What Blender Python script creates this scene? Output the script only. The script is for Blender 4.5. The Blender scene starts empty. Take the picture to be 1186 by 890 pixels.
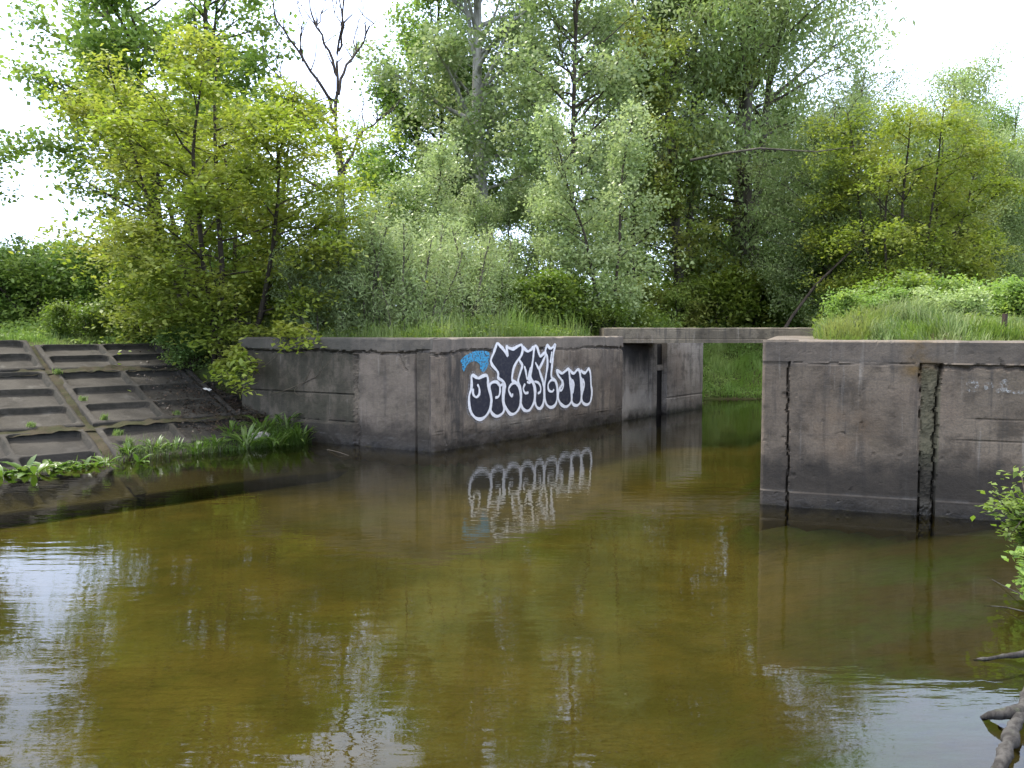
import bpy, bmesh, math, random
import numpy as np
from mathutils import Vector, noise as mnoise
from mathutils.geometry import tessellate_polygon

C = bpy.context.scene.collection
scene = bpy.context.scene
R = math.radians

# ------------------------------------------------------------------ camera
F, CX, CY, HOR = 967.0, 593.0, 445.0, 383.0
EYE = 2.2
PITCH = math.atan((CY - HOR) / F)
cam = bpy.data.cameras.new('camera')
cam.lens = 36.0 * F / 1186.0
cam.sensor_width = 36.0
cam.clip_start, cam.clip_end = 0.05, 3000
cam_o = bpy.data.objects.new('camera', cam)
C.objects.link(cam_o)
cam_o.location = (0, 0, EYE)
cam_o.rotation_euler = (R(90) - PITCH, 0, 0)
scene.camera = cam_o


def ray(px, py):
    a, b = (px - CX) / F, (CY - py) / F
    y = math.cos(PITCH) + b * math.sin(PITCH)
    z = -math.sin(PITCH) + b * math.cos(PITCH)
    return np.array([a, y, z]) / y          # unit depth along Y


def at(px, py, Y):
    r = ray(px, py) * Y
    return np.array([r[0], r[1], EYE + r[2]])


def gx(px, Y):
    return (px - CX) / F * Y


# ------------------------------------------------------------------ tagging
def tag(o, label=None, cat=None, group=None, kind=None):
    if label: o['label'] = label
    if cat: o['category'] = cat
    if group: o['group'] = group
    if kind: o['kind'] = kind
    return o


def link_mesh(name, me, mat=None, parent=None):
    o = bpy.data.objects.new(name, me)
    C.objects.link(o)
    if mat and not me.materials: me.materials.append(mat)
    if parent: o.parent = parent
    return o


def thing(name, loc, label, cat, group=None):
    o = bpy.data.objects.new(name, None)
    C.objects.link(o)
    o.location = loc
    o.empty_display_size = 0.2
    return tag(o, label, cat, group)


def np_mesh(name, verts, faces, smooth=False, attr=None, uv=None):
    """faces: (n,k) int array, or a list of such arrays."""
    me = bpy.data.meshes.new(name)
    verts = np.asarray(verts, np.float32)
    fl = faces if isinstance(faces, list) else [faces]
    fl = [np.asarray(f, np.int32) for f in fl if len(f)]
    me.vertices.add(len(verts))
    me.vertices.foreach_set('co', verts.ravel())
    idx = np.concatenate([f.ravel() for f in fl])
    tot = np.concatenate([np.full(len(f), f.shape[1], np.int32) for f in fl])
    start = np.concatenate([[0], np.cumsum(tot)[:-1]]).astype(np.int32)
    me.loops.add(len(idx))
    me.loops.foreach_set('vertex_index', idx)
    me.polygons.add(len(tot))
    me.polygons.foreach_set('loop_start', start)
    me.polygons.foreach_set('loop_total', tot)
    if smooth: me.polygons.foreach_set('use_smooth', np.ones(len(tot), bool))
    me.update(calc_edges=True)
    if attr is not None:
        a = me.attributes.new('var', 'FLOAT', 'FACE')
        a.data.foreach_set('value', np.asarray(attr, np.float32))
    if uv is not None:
        l = me.uv_layers.new(name='UVMap')
        l.data.foreach_set('uv', np.asarray(uv, np.float32)[idx].ravel())
    me.validate()
    return me


def tube_arrays(pts, rad, sides):
    pts = np.asarray(pts, float)
    n = len(pts)
    t = np.gradient(pts, axis=0)
    t /= np.linalg.norm(t, axis=1)[:, None] + 1e-9
    ref = np.array([0, 0, 1.0]) if abs(t[0][2]) < .9 else np.array([1.0, 0, 0])
    u = np.cross(t, ref); u /= np.linalg.norm(u, axis=1)[:, None] + 1e-9
    v = np.cross(t, u)
    a = np.arange(sides) / sides * 2 * math.pi
    r = np.asarray(rad, float)
    V = pts[:, None, :] + r[:, None, None] * (np.cos(a)[None, :, None] * u[:, None, :] + np.sin(a)[None, :, None] * v[:, None, :])
    V = V.reshape(-1, 3)
    i = np.arange(n - 1)[:, None] * sides
    j = np.arange(sides)[None, :]
    k = (j + 1) % sides
    Fq = np.stack([i + j, i + k, i + sides + k, i + sides + j], -1).reshape(-1, 4)
    return V, Fq


class Tubes:
    def __init__(s): s.V, s.F, s.n = [], [], 0
    def add(s, pts, rad, sides=6):
        v, f = tube_arrays(pts, rad, sides)
        s.V.append(v); s.F.append(f + s.n); s.n += len(v)
    def mesh(s, name): return np_mesh(name, np.concatenate(s.V), np.concatenate(s.F), True)


def fbm(x, y, z=0., oct=4):
    return mnoise.fractal(Vector((x, y, z)), 1.0, 2.0, oct)


def vnoise(x, y, seed=0):
    """cheap smooth vectorised noise, about -1..1"""
    rg = np.random.default_rng(seed)
    s = np.zeros_like(x, float)
    for k in range(7):
        a = rg.uniform(0, 2 * math.pi); f = rg.uniform(.6, 1.7)
        s += np.sin((x * math.cos(a) + y * math.sin(a)) * f + rg.uniform(0, 6.28) + 1.3 * np.sin((x * math.sin(a) - y * math.cos(a)) * f * .7 + k))
    return s / 3.2


def sstep(a, b, x):
    t = np.clip((x - a) / (b - a), 0, 1)
    return t * t * (3 - 2 * t)


# ------------------------------------------------------------------ materials
class NT:
    def __init__(s, name):
        s.m = bpy.data.materials.new(name); s.m.use_nodes = True
        s.t = s.m.node_tree; s.t.nodes.clear()
        s.out = s.n('ShaderNodeOutputMaterial')
    def n(s, typ, **kw):
        d = s.t.nodes.new(typ)
        for k, v in kw.items():
            if hasattr(d, k): setattr(d, k, v)
        return d
    def l(s, a, b): s.t.links.new(a, b)
    def put(s, sock, v):
        if hasattr(v, 'is_output') or isinstance(v, bpy.types.NodeSocket): s.l(v, sock)
        else: sock.default_value = v
    def noise(s, vec, scale, detail=4, rough=.6, mapping=None, dist=0.):
        if mapping:
            mp = s.n('ShaderNodeMapping'); mp.inputs['Scale'].default_value = mapping
            s.l(vec, mp.inputs['Vector']); vec = mp.outputs[0]
        d = s.n('ShaderNodeTexNoise')
        s.l(vec, d.inputs['Vector'])
        d.inputs['Scale'].default_value = scale; d.inputs['Detail'].default_value = detail
        d.inputs['Roughness'].default_value = rough; d.inputs['Distortion'].default_value = dist
        return d.outputs['Fac']
    def rng(s, v, a, b, c=0., d=1., smooth=True):
        m = s.n('ShaderNodeMapRange'); m.interpolation_type = 'SMOOTHSTEP' if smooth else 'LINEAR'
        s.put(m.inputs['Value'], v)
        for k, x in zip(('From Min', 'From Max', 'To Min', 'To Max'), (a, b, c, d)): m.inputs[k].default_value = x
        return m.outputs['Result']
    def math(s, op, a, b=0., c=0.):
        m = s.n('ShaderNodeMath'); m.operation = op
        s.put(m.inputs[0], a); s.put(m.inputs[1], b); s.put(m.inputs[2], c)
        return m.outputs[0]
    def mix(s, f, a, b):
        m = s.n('ShaderNodeMix'); m.data_type = 'RGBA'
        s.put(m.inputs['Factor'], f)
        s.put(m.inputs[6], a if not isinstance(a, tuple) else (*a, 1)[:4])
        s.put(m.inputs[7], b if not isinstance(b, tuple) else (*b, 1)[:4])
        return m.outputs[2]
    def bump(s, h, strength, dist, normal=None):
        b = s.n('ShaderNodeBump'); b.inputs['Strength'].default_value = strength; b.inputs['Distance'].default_value = dist
        s.l(h, b.inputs['Height'])
        if normal: s.l(normal, b.inputs['Normal'])
        return b.outputs[0]
    def principled(s, col, rough=.8, spec=.3, normal=None):
        p = s.n('ShaderNodeBsdfPrincipled')
        s.put(p.inputs['Base Color'], col if not isinstance(col, tuple) else (*col, 1))
        s.put(p.inputs['Roughness'], rough)
        p.inputs['Specular IOR Level'].default_value = spec
        if normal: s.l(normal, p.inputs['Normal'])
        return p
    def end(s, sh):
        s.l(sh, s.out.inputs['Surface']); return s.m
    def pos(s): return s.n('ShaderNodeNewGeometry').outputs['Position']
    def uv(s): return s.n('ShaderNodeUVMap').outputs[0]
    def obj(s): return s.n('ShaderNodeTexCoord').outputs['Object']
    def xyz(s, v):
        d = s.n('ShaderNodeSeparateXYZ'); s.l(v, d.inputs[0]); return d.outputs


def leaf_mat(name, c1, c2, c3=None, transl=.35, rough=.5, spec=.35):
    """c1..c2 vary from leaf to leaf, c3 tints whole sprays."""
    t = NT(name)
    a = t.n('ShaderNodeAttribute'); a.attribute_name = 'var'
    col = t.mix(a.outputs['Fac'], c1, c2)
    nz = t.noise(t.obj(), .9, 2, .5)
    col = t.mix(t.math('MULTIPLY', t.rng(nz, .4, .68), .75), col, c3 or c2)
    p = t.principled(col, rough, spec)
    tr = t.n('ShaderNodeBsdfTranslucent')
    hs = t.n('ShaderNodeHueSaturation'); hs.inputs['Saturation'].default_value = 1.1; hs.inputs['Value'].default_value = 1.25
    t.l(col, hs.inputs['Color']); t.l(hs.outputs[0], tr.inputs['Color'])
    m = t.n('ShaderNodeMixShader'); m.inputs[0].default_value = transl
    t.l(p.outputs[0], m.inputs[1]); t.l(tr.outputs[0], m.inputs[2])
    return t.end(m.outputs[0])


def bark_mat(name, c1, c2, scale=6.):
    t = NT(name)
    v = t.obj()
    n1 = t.noise(v, scale, 5, .65, (1, 1, .25))
    n2 = t.noise(v, scale * .4, 3)
    col = t.mix(t.rng(n1, .35, .65), c1, c2)
    col = t.mix(t.rng(n2, .55, .75, 0, .5), col, (.05, .06, .03))
    return t.end(t.principled(col, .9, .15, t.bump(n1, .6, .03)).outputs[0])


def concrete_mat(name, light, dark, damp=(.026, .023, .020), damp_z=.5, extra=None, rough=.92):
    """UV is metric: u along the wall, v = height over the water."""
    t = NT(name)
    uv = t.uv(); x = t.xyz(uv)
    big = t.noise(uv, .75, 5, .62)
    mid = t.noise(uv, 3.1, 6, .68)
    fine = t.noise(uv, 38, 4, .7)
    streak = t.noise(uv, 1., 5, .6, (7., .55, 1))
    col = t.mix(t.rng(big, .35, .66), light, dark)
    col = t.mix(t.math('MULTIPLY', t.rng(mid, .47, .66), .7), col, tuple(c * .45 for c in dark))
    col = t.mix(t.math('MULTIPLY', t.rng(streak, .5, .7), .75), col, (.045, .041, .037))
    pale = t.noise(uv, 1., 4, .6, (11., .8, 1))
    col = t.mix(t.math('MULTIPLY', t.rng(pale, .58, .76), .4), col, (.36, .33, .29))
    # board marks of the formwork
    board = t.noise(uv, 1., 3, .6, (.35, 8.5, 1))
    col = t.mix(t.math('MULTIPLY', t.rng(board, .55, .7), .28), col, (.06, .055, .05))
    # mineral and moss tints
    warm = t.noise(uv, .55, 3, .5)
    col = t.mix(t.math('MULTIPLY', t.rng(warm, .5, .7), .3), col, (.17, .115, .085))
    moss = t.noise(uv, 1.7, 5, .7)
    mm = t.math('MULTIPLY', t.rng(moss, .56, .72), t.rng(x[1], 2.2, .9, .08, .3))
    col = t.mix(mm, col, (.055, .055, .03))
    col = t.mix(t.math('MULTIPLY', t.rng(fine, .35, .7), .4), col, (.05, .048, .045))
    if extra: col = extra(t, uv, x, col)
    # the wet, algae-dark foot of the wall with a ragged upper line and a silt line
    wob = t.noise(uv, 1.6, 5, .7)
    zz = t.math('ADD', x[1], t.math('MULTIPLY', t.math('SUBTRACT', wob, .5), -.75))
    d1 = t.rng(zz, damp_z + .18, damp_z - .22, 0, .86)
    col = t.mix(d1, col, damp)
    tide = t.math('MULTIPLY', t.rng(x[1], .17, .19), t.rng(x[1], .23, .2))
    col = t.mix(t.math('MULTIPLY', tide, t.rng(mid, .45, .65, 0, .32)), col, (.12, .115, .11))
    wet = t.rng(zz, .12, -.02, 0, .7)
    col = t.mix(wet, col, (.012, .011, .010))
    col = t.mix(t.rng(t.math('ADD', x[1], t.math('MULTIPLY', t.math('SUBTRACT', mid, .5), .2)), .02, -.12), col, (.15, .125, .045))
    r = t.rng(x[1], .25, .05, rough, .35)
    h = t.math('ADD', t.math('ADD', t.math('MULTIPLY', fine, .7), t.math('MULTIPLY', mid, 1.2)), t.math('MULTIPLY', board, .5))
    return t.end(t.principled(col, r, .25, t.bump(h, .55, .02)).outputs[0])


def soil_mat():
    t = NT('earth_and_sand')
    p = t.pos(); x = t.xyz(p)
    n1 = t.noise(p, .9, 6, .65); n2 = t.noise(p, 7, 5, .7); n3 = t.noise(p, 34, 3, .6)
    # river bed: sand with weed-brown patches, shallow ripples
    sand = t.mix(t.rng(n1, .36, .62), (.120, .098, .034), (.075, .066, .023))
    weed = t.noise(p, .33, 4, .6)
    sand = t.mix(t.rng(weed, .5, .66, 0, .55), sand, (.075, .082, .024))
    rp = t.noise(p, 1., 3, .55, (1.5, 7.5, 1), .4)
    crest = t.rng(t.math('ABSOLUTE', t.math('SUBTRACT', rp, .5)), .0, .035, 1, 0)
    rp2 = t.noise(p, 1., 2, .5, (.9, 3.6, 1))
    patch = t.rng(t.noise(p, .6, 3, .5), .42, .6)
    sand = t.mix(t.math('MULTIPLY', t.math('MULTIPLY', crest, patch), .5), sand, (.05, .042, .014))
    sand = t.mix(t.rng(n3, .52, .7, 0, .4), sand, (.035, .03, .012))
    sand = t.mix(t.rng(n3, .36, .3, 0, .3), sand, (.2, .17, .08))
    earth = t.mix(t.rng(n1, .4, .6), (.055, .048, .022), (.045, .065, .018))
    earth = t.mix(t.rng(n2, .45, .7, 0, .6), earth, (.03, .028, .014))
    zz = t.math('ADD', x[2], t.math('MULTIPLY', t.math('SUBTRACT', n2, .5), .1))
    col = t.mix(t.rng(zz, -.60, -.28), sand, earth)
    b = t.bump(t.math('ADD', t.math('ADD', n2, rp), rp2), .6, .06)
    return t.end(t.principled(col, .95, .1, b).outputs[0])


def water_mat():
    t = NT('river_water')
    p = t.pos()
    a = t.noise(p, 3.6, 2, .45, (.55, 1.9, 1))
    b = t.noise(p, 15., 2, .5, (.5, 1.8, 1))
    c = t.noise(p, .5, 2, .5)
    h = t.math('ADD', t.math('MULTIPLY', a, .8), t.math('MULTIPLY', t.math('MULTIPLY', b, t.rng(c, .35, .65, .06, .2)), 1.))
    nm = t.bump(h, .32, .0085)
    fr = t.n('ShaderNodeFresnel'); fr.inputs['IOR'].default_value = 1.33; t.l(nm, fr.inputs['Normal'])
    gl = t.n('ShaderNodeBsdfGlossy'); gl.inputs['Roughness'].default_value = .0; gl.inputs['Color'].default_value = (1, 1, 1, 1)
    t.l(nm, gl.inputs['Normal'])
    tr = t.n('ShaderNodeBsdfTransparent'); tr.inputs['Color'].default_value = (.575, .56, .385, 1)
    m = t.n('ShaderNodeMixShader')
    t.l(fr.outputs[0], m.inputs[0]); t.l(tr.outputs[0], m.inputs[1]); t.l(gl.outputs[0], m.inputs[2])
    return t.end(m.outputs[0])


def plain(name, col, rough=.8, spec=.3, var=.35, scale=9.):
    t = NT(name)
    n = t.noise(t.obj(), scale, 5, .65)
    c = t.mix(t.rng(n, .35, .68, 0, 1), col, tuple(v * (1 - var) for v in col))
    return t.end(t.principled(c, rough, spec, t.bump(n, .3, .01)).outputs[0])


M = {}
M['soil'] = soil_mat()
M['water'] = water_mat()
M['bark_dark'] = bark_mat('dark_bark', (.035, .028, .022), (.07, .058, .045))
M['bark_red'] = bark_mat('dead_bark', (.035, .027, .024), (.07, .054, .047), 9)
M['bark_pale'] = bark_mat('pale_bark', (.40, .39, .35), (.21, .20, .175), 5)
M['bark_grey'] = bark_mat('grey_bark', (.13, .115, .09), (.06, .052, .042), 5)
M['twig'] = bark_mat('twig_bark', (.11, .09, .065), (.06, .05, .04), 14)
M['leaf_yellow'] = leaf_mat('yellow_green_leaf', (0.237, 0.292, 0.049), (0.160, 0.228, 0.039), (0.288, 0.308, 0.069), .45)
M['leaf_maple'] = leaf_mat('mid_green_leaf', (0.190, 0.288, 0.065), (0.132, 0.218, 0.052), (0.256, 0.329, 0.078), .45)
M['leaf_dark'] = leaf_mat('deep_green_leaf', (0.160, 0.253, 0.062), (0.110, 0.188, 0.048), (0.220, 0.300, 0.075), .42)
M['leaf_poplar'] = leaf_mat('grey_green_leaf', (0.256, 0.329, 0.131), (0.178, 0.254, 0.090), (0.310, 0.359, 0.166), .42, .42, .5)
M['leaf_silver'] = leaf_mat('silver_green_leaf', (0.297, 0.372, 0.158), (0.216, 0.294, 0.112), (0.334, 0.394, 0.184), .42, .42, .5)
M['leaf_willow'] = leaf_mat('willow_leaf', (0.270, 0.350, 0.128), (0.194, 0.276, 0.090), (0.321, 0.374, 0.165), .42, .42, .5)
M['leaf_olive'] = leaf_mat('olive_green_leaf', (.25, .305, .075), (.175, .25, .06), (.29, .29, .075), .45)
M['leaf_fresh'] = leaf_mat('fresh_green_leaf', (0.141, 0.202, 0.035), (0.101, 0.165, 0.029), (0.176, 0.220, 0.047), .45)
M['grass'] = leaf_mat('grass_blade', (0.125, 0.180, 0.041), (0.083, 0.140, 0.031), (0.175, 0.188, 0.066), .45, .5, .3)
M['bank_grass'] = leaf_mat('lush_bank_grass', (.20, .31, .07), (.15, .25, .055), (.25, .32, .10), .45, .5, .3)
M['grass_dry'] = leaf_mat('tall_grass_blade', (0.148, 0.213, 0.057), (0.094, 0.169, 0.038), (0.225, 0.244, 0.113), .45, .5, .3)
M['weed'] = leaf_mat('broad_leaf', (0.085, 0.148, 0.027), (0.057, 0.109, 0.020), (0.121, 0.159, 0.043), .38, .38, .5)
M['litter_leaf'] = leaf_mat('fallen_leaf', (.06, .036, .024), (.03, .02, .015), (.055, .042, .027), .1)

# ------------------------------------------------------------------ layout on the ground
E = np.array([.74, .67]); E /= np.linalg.norm(E)          # along the water edge of the paved slope
PUP = np.array([-E[1], E[0]])                               # up the slope, horizontally
SLOPE = .34
SL_A = math.atan(SLOPE)
J = np.array([-3.87, 16.4])                                 # where slope, wall and water meet
CORN = np.array([-1.44, 15.0])                              # corner of the left wall
A_DIR = (J - CORN) / np.linalg.norm(J - CORN)
A_END = J + A_DIR * 2.1
B_END = np.array([5.4, 23.6])
B_DIR = (B_END - CORN) / np.linalg.norm(B_END - CORN)
B_LEN = np.linalg.norm(B_END - CORN)
RC = np.array([3.15, 10.5])                                 # corner of the right wall
R_DIR = np.array([2.35, -.86]); R_DIR /= np.linalg.norm(R_DIR)
R_N = np.array([-R_DIR[1], R_DIR[0]])                       # pointing behind the right wall
CH = np.array([6.4, 20.2])
TOP_L, TOP_R = 2.06, 2.075

W = [tuple(J), tuple(CORN), tuple(B_END), (6.1, 26.5), (9.5, 27.0), (11, 25.0), (10.2, 22.8), (7.1, 22.2), tuple(CH), tuple(RC),
     tuple(RC + R_DIR * 3.05), (4.9, 7.5), (3.45, 4.5), (2.2, 2.7), (0, 2.3), (-10, 1.0), (-18, -2.5), tuple(J - E * 22)]
# edge kinds: i -> i+1
KIND = ['wall', 'wall', 'far', 'far', 'far', 'far', 'wall', 'wall', 'wall', 'wall', 'near', 'near', 'near', 'near', 'near', 'near', 'slope', 'slope']


def seg_dist(x, y, a, b):
    ax, ay = a; bx, by = b
    dx, dy = bx - ax, by - ay
    t = np.clip(((x - ax) * dx + (y - ay) * dy) / (dx * dx + dy * dy), 0, 1)
    return np.hypot(x - ax - t * dx, y - ay - t * dy)


def ground_height(x, y):
    x = np.asarray(x, float); y = np.asarray(y, float)
    ins = np.zeros(x.shape, bool)
    n = len(W)
    dk = {k: np.full(x.shape, 1e9) for k in ('wall', 'far', 'near', 'slope')}
    for i in range(n):
        a, b = W[i], W[(i + 1) % n]
        c = ((a[1] > y) != (b[1] > y)) & (x < (b[0] - a[0]) * (y - a[1]) / (b[1] - a[1] + 1e-12) + a[0])
        ins ^= c
        dk[KIND[i]] = np.minimum(dk[KIND[i]], seg_dist(x, y, a, b))
    sl = (x - J[0]) * PUP[0] + (y - J[1]) * PUP[1]           # signed, + up the slope
    bed = -.56 - .06 * vnoise(x * .5, y * .5, 3)
    bed = np.maximum(bed, -.22 - .6 * dk['wall']); bed = np.maximum(bed, -.9 * dk['far']); bed = np.maximum(bed, -.22 * dk['near'])
    bed = np.maximum(bed, -.34 * np.abs(sl) - .34)
    # outside
    top = 2.0 + .05 * vnoise(x * .6, y * .6, 5) + .010 * np.clip(y - 22, 0, 40)
    # left: front of the line of the side wall = slope
    an = np.array([A_DIR[1], -A_DIR[0]])
    if an @ (np.array([-8, 12]) - J) < 0: an = -an
    da = (x - J[0]) * an[0] + (y - J[1]) * an[1]             # + on the slope side
    ta = (x - J[0]) * A_DIR[0] + (y - J[1]) * A_DIR[1]
    h_slope = np.minimum(SLOPE * sl - .33, 1.86 + .02 * np.clip(sl - 6, 0, 30) + .08 * vnoise(x, y, 8))
    dA = np.maximum(-da, 0)
    h_bank = h_slope + (top - h_slope) * sstep(0, 1.3, dA)
    dw = np.minimum(dk['wall'], np.where(ta > 0, np.where(ta < 2.1, -da, np.hypot(-da, ta - 2.1)), 1e9))
    h_wall = -.5 + (top + .5) * sstep(.5, .78, dw)
    h_left = np.where(da > 0, h_slope, np.where(ta > 2.1, h_bank, h_wall))
    h_far = np.minimum(top, .02 + .5 * dk['far'] + .1 * vnoise(x * 2, y * 2, 4))
    h_back = np.where(dk['far'] < dk['wall'], h_far, h_wall)
    # right block and its mound
    dr = (x - RC[0]) * R_N[0] + (y - RC[1]) * R_N[1]
    mound = .30 * np.exp(-((x - 6.6) ** 2 / 8 + (y - 13.2) ** 2 / 5))
    dwr = np.minimum(np.abs(dr), seg_dist(x, y, tuple(RC), tuple(CH)))
    h_right = -.5 + (top + mound * sstep(.6, 1.6, dwr) + .5) * sstep(.5, .8, dwr)
    h_near = np.minimum(.6, .3 * dk['near'] - .02 + .05 * vnoise(x * 2, y * 2, 9))
    out = np.where((x < 2) & (y > 10), h_left, 0)
    out = np.where((x < -3) & (y <= 10), np.where(sl > 0, h_slope, h_near), out)
    right = (dr > 0) & (x > 3) & (y < 22.3) & ((x - RC[0]) * (CH[1] - RC[1]) - (y - RC[1]) * (CH[0] - RC[0]) > -8.)
    out = np.where(right, h_right, out)
    out = np.where(~right & (y > 10) & (x >= 2), h_back, out)
    out = np.where(~right & (x >= -3) & (y <= 10), h_near, out)
    return np.where(ins, bed, out)


def steps(a, b, s): return list(np.arange(a, b, s))


xs = np.array([-700, -300, -150, -80, -50, -36, -28, -23] + steps(-20, -10, .4) + steps(-10, 10, .15) + steps(10, 17, .4) + [18, 21, 26, 34, 46, 70, 130, 300, 700.])
ys = np.array([-600, -200, -80, -30, -14] + steps(-8, 0, .5) + steps(0, 9, .25) + steps(9, 24, .15) + steps(24, 32, .25) + [32.5, 34, 37, 42, 50, 62, 80, 110, 180, 350, 900.])
GX, GY = np.meshgrid(xs, ys)
GZ = ground_height(GX, GY)
nx, ny = len(xs), len(ys)
gi = np.arange(ny - 1)[:, None] * nx + np.arange(nx - 1)[None, :]
gf = np.stack([gi, gi + 1, gi + nx + 1, gi + nx], -1).reshape(-1, 4)
me = np_mesh('ground', np.stack([GX.ravel(), GY.ravel(), GZ.ravel()], 1), gf, True)
tag(link_mesh('ground', me, M['soil']), kind='structure')

# water sheet
wp = [(-26, -6), (12.5, -6), (12.5, 30), (-26, 30)]
me = np_mesh('water', [(x, y, 0) for x, y in wp], np.array([[0, 1, 2, 3]]))
tag(link_mesh('water', me, M['water']), kind='structure')


# ------------------------------------------------------------------ concrete blocks with real relief
def wall_block(name, P0, P1, z0, z1, thick, du, dz, disp, mat, parent, u0=0., chip=None, back_shift=(0, 0)):
    """Closed block; its front (to the right of P0->P1, seen from above) is a fine grid pushed out by disp(u, z)."""
    P0, P1 = np.array(P0, float), np.array(P1, float)
    L = np.linalg.norm(P1 - P0); d = (P1 - P0) / L
    nrm = np.array([d[1], -d[0]])
    nu, nz = max(2, int(L / du) + 1), max(2, int((z1 - z0) / dz) + 1)
    us, zs = np.linspace(0, L, nu), np.linspace(z0, z1, nz)
    V, UV = [], []
    for j, z in enumerate(zs):
        for i, u in enumerate(us):
            q = disp(u + u0, z) if disp else 0.
            zz = z
            if j == nz - 1 and chip: zz += chip(u + u0)
            if j == nz - 1: q -= .012
            p = P0 + d * u + nrm * q
            V.append((p[0], p[1], zz)); UV.append((u + u0, zz))
    Fq = []
    for j in range(nz - 1):
        for i in range(nu - 1):
            a = j * nu + i
            Fq.append((a, a + 1, a + nu + 1, a + nu))
    # top strip, back, ends, bottom
    base = len(V)
    rows = [.10, .35, thick]
    for r in rows:
        for i, u in enumerate(us):
            p = P0 + d * u - nrm * r
            V.append((p[0], p[1], z1 + .008 * fbm(u * 4, r * 4, 1) + (.004 if r < thick else 0))); UV.append((u + u0, z1 + r))
    prev = (nz - 1) * nu
    for k in range(len(rows)):
        cur = base + k * nu
        for i in range(nu - 1): Fq.append((prev + i, prev + i + 1, cur + i + 1, cur + i))
        prev = cur
    bb = len(V)
    for u in (0, L):
        p = P0 + d * u - nrm * thick
        V.append((p[0], p[1], z0)); UV.append((u + u0, z0))
    me = bpy.data.meshes.new(name)
    polys = list(Fq)
    polys.append((prev + nu - 1, prev, bb, bb + 1) if False else tuple([bb + 1, bb] + [prev + i for i in range(nu)]))
    polys.append(tuple([j * nu for j in range(nz)] + [base + k * nu for k in range(len(rows))] + [bb]))
    polys.append(tuple([bb + 1] + [base + k * nu + nu - 1 for k in range(len(rows) - 1, -1, -1)] + [j * nu + nu - 1 for j in range(nz - 1, -1, -1)]))
    me.from_pydata(V, [], polys)
    lay = me.uv_layers.new(name='UVMap')
    for lp in me.loops: lay.data[lp.index].uv = UV[lp.vertex_index]
    # side faces: give them a usable depth-based u
    for p in me.polygons[-2:]:
        for li in p.loop_indices:
            v = me.vertices[me.loops[li].vertex_index].co
            dep = (Vector((P0[0], P0[1])) - Vector((v.x, v.y))).dot(Vector(nrm))
            lay.data[li].uv = (u0 + 31 + dep, v.z)
    me.update()
    o = link_mesh(name, me, mat, parent)
    return o


def groove(x, centre, half, depth):
    a = abs(x - centre)
    return -depth * (1 - min(1., a / half) ** 2) if a < half else 0.


def rough_disp(u, z, amp=.008):
    return amp * fbm(u * 1.6, z * 1.6, 3.1, 5) + .35 * amp * fbm(u * 14, z * 14, 7.7, 3)


def s_on_B(px):
    r = ray(px, 450)
    A = np.array([[B_DIR[0], -r[0]], [B_DIR[1], -r[1]]])
    return np.linalg.solve(A, -CORN)[0]


sG, sPost0, sSlot0, sSlot1, sPier1 = s_on_B(721), s_on_B(755), s_on_B(762.5), s_on_B(772.5), s_on_B(815)


def bdisp(s, z):
    """relief of the graffiti wall: s metres from the corner"""
    d = rough_disp(s, z, .007)
    crack = 1.80 + .05 * fbm(s * 1.3, 2.2, 0, 4) + .03 * fbm(s * 9, 5.2, 0, 2) - .05 * math.exp(-((s - .25) / .3) ** 2)
    if z > crack: d += .012
    d += groove(z, crack, .036 + .016 * fbm(s * 4, 1, 1), .085 * max(.25, min(1, .8 + .9 * fbm(s * .9, 9.5, 0, 2))))
    # corner pilaster and its joints
    for c, w, dp in ((.34 + .012 * fbm(z * 5, 1, 4), .016, .05), (.95, .012, .02), (6.6, .014, .03)):
        if z < crack: d += groove(s, c, w, dp)
    if s < .34 and z < crack: d += .022
    # two flush pour lines
    d += groove(z, .34 + .01 * fbm(s * 3, 4, 4), .012, .015)
    # scar along the foot
    if z < .32: d -= .025 * max(0, fbm(s * 2.2, z * 3, 5) + .15)
    # round the corner
    if s < .07: d -= .05 * (1 - s / .07) ** 2
    return d


def adisp_t(t, z):
    """t metres from the corner along the side wall"""
    d = rough_disp(t + 50, z, .012)
    crack = 1.79 + .05 * fbm(t * 1.4, 12.2, 0, 4) + .03 * fbm(t * 9, 15.2, 0, 2)
    if z > crack: d += .02
    d += groove(z, crack, .03, .065)
    for c, w, dp in ((.36, .016, .05), (.06, .01, .02)):
        if z < crack: d += groove(t, c + .01 * fbm(z * 5, 3, 3), w, dp)
    # eroded joint beside the pale panel
    j = 1.78 + .05 * fbm(z * 2.2, 6, 1, 4)
    if z < 1.75: d += groove(t, j, .085 + .03 * fbm(z * 6, 8, 1), .05 + .02 * fbm(t * 20, z * 20, 2))
    if t > j + .07 and z < crack:
        d -= .035                                                     # the weathered, set back bay with three courses
        for zc in (.96, .42):
            d += groove(z, zc + .012 * fbm(t * 6, zc), .018, .045)
        if z < .42: d += .05
    # a broken wedge under the crack
    k = (t - .78) + (1.76 - z) * .75 + .05 * fbm(z * 6, t * 6, 9, 3)
    if 1.46 < z < crack and abs(k) < .035: d -= .035 * (1 - abs(k) / .035)
    if 1.58 < z < crack and .5 < t < .78 and k < 0: d -= .018 * max(0, fbm(t * 9, z * 9, 3, 3) + .5)
    if t < .07: d -= .05 * (1 - t / .07) ** 2
    return d


chipL = lambda s: .03 * min(0, fbm(s * 2.7, 3.3, 0, 4)) - .004 * abs(fbm(s * 20, 1, 0, 2))


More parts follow.
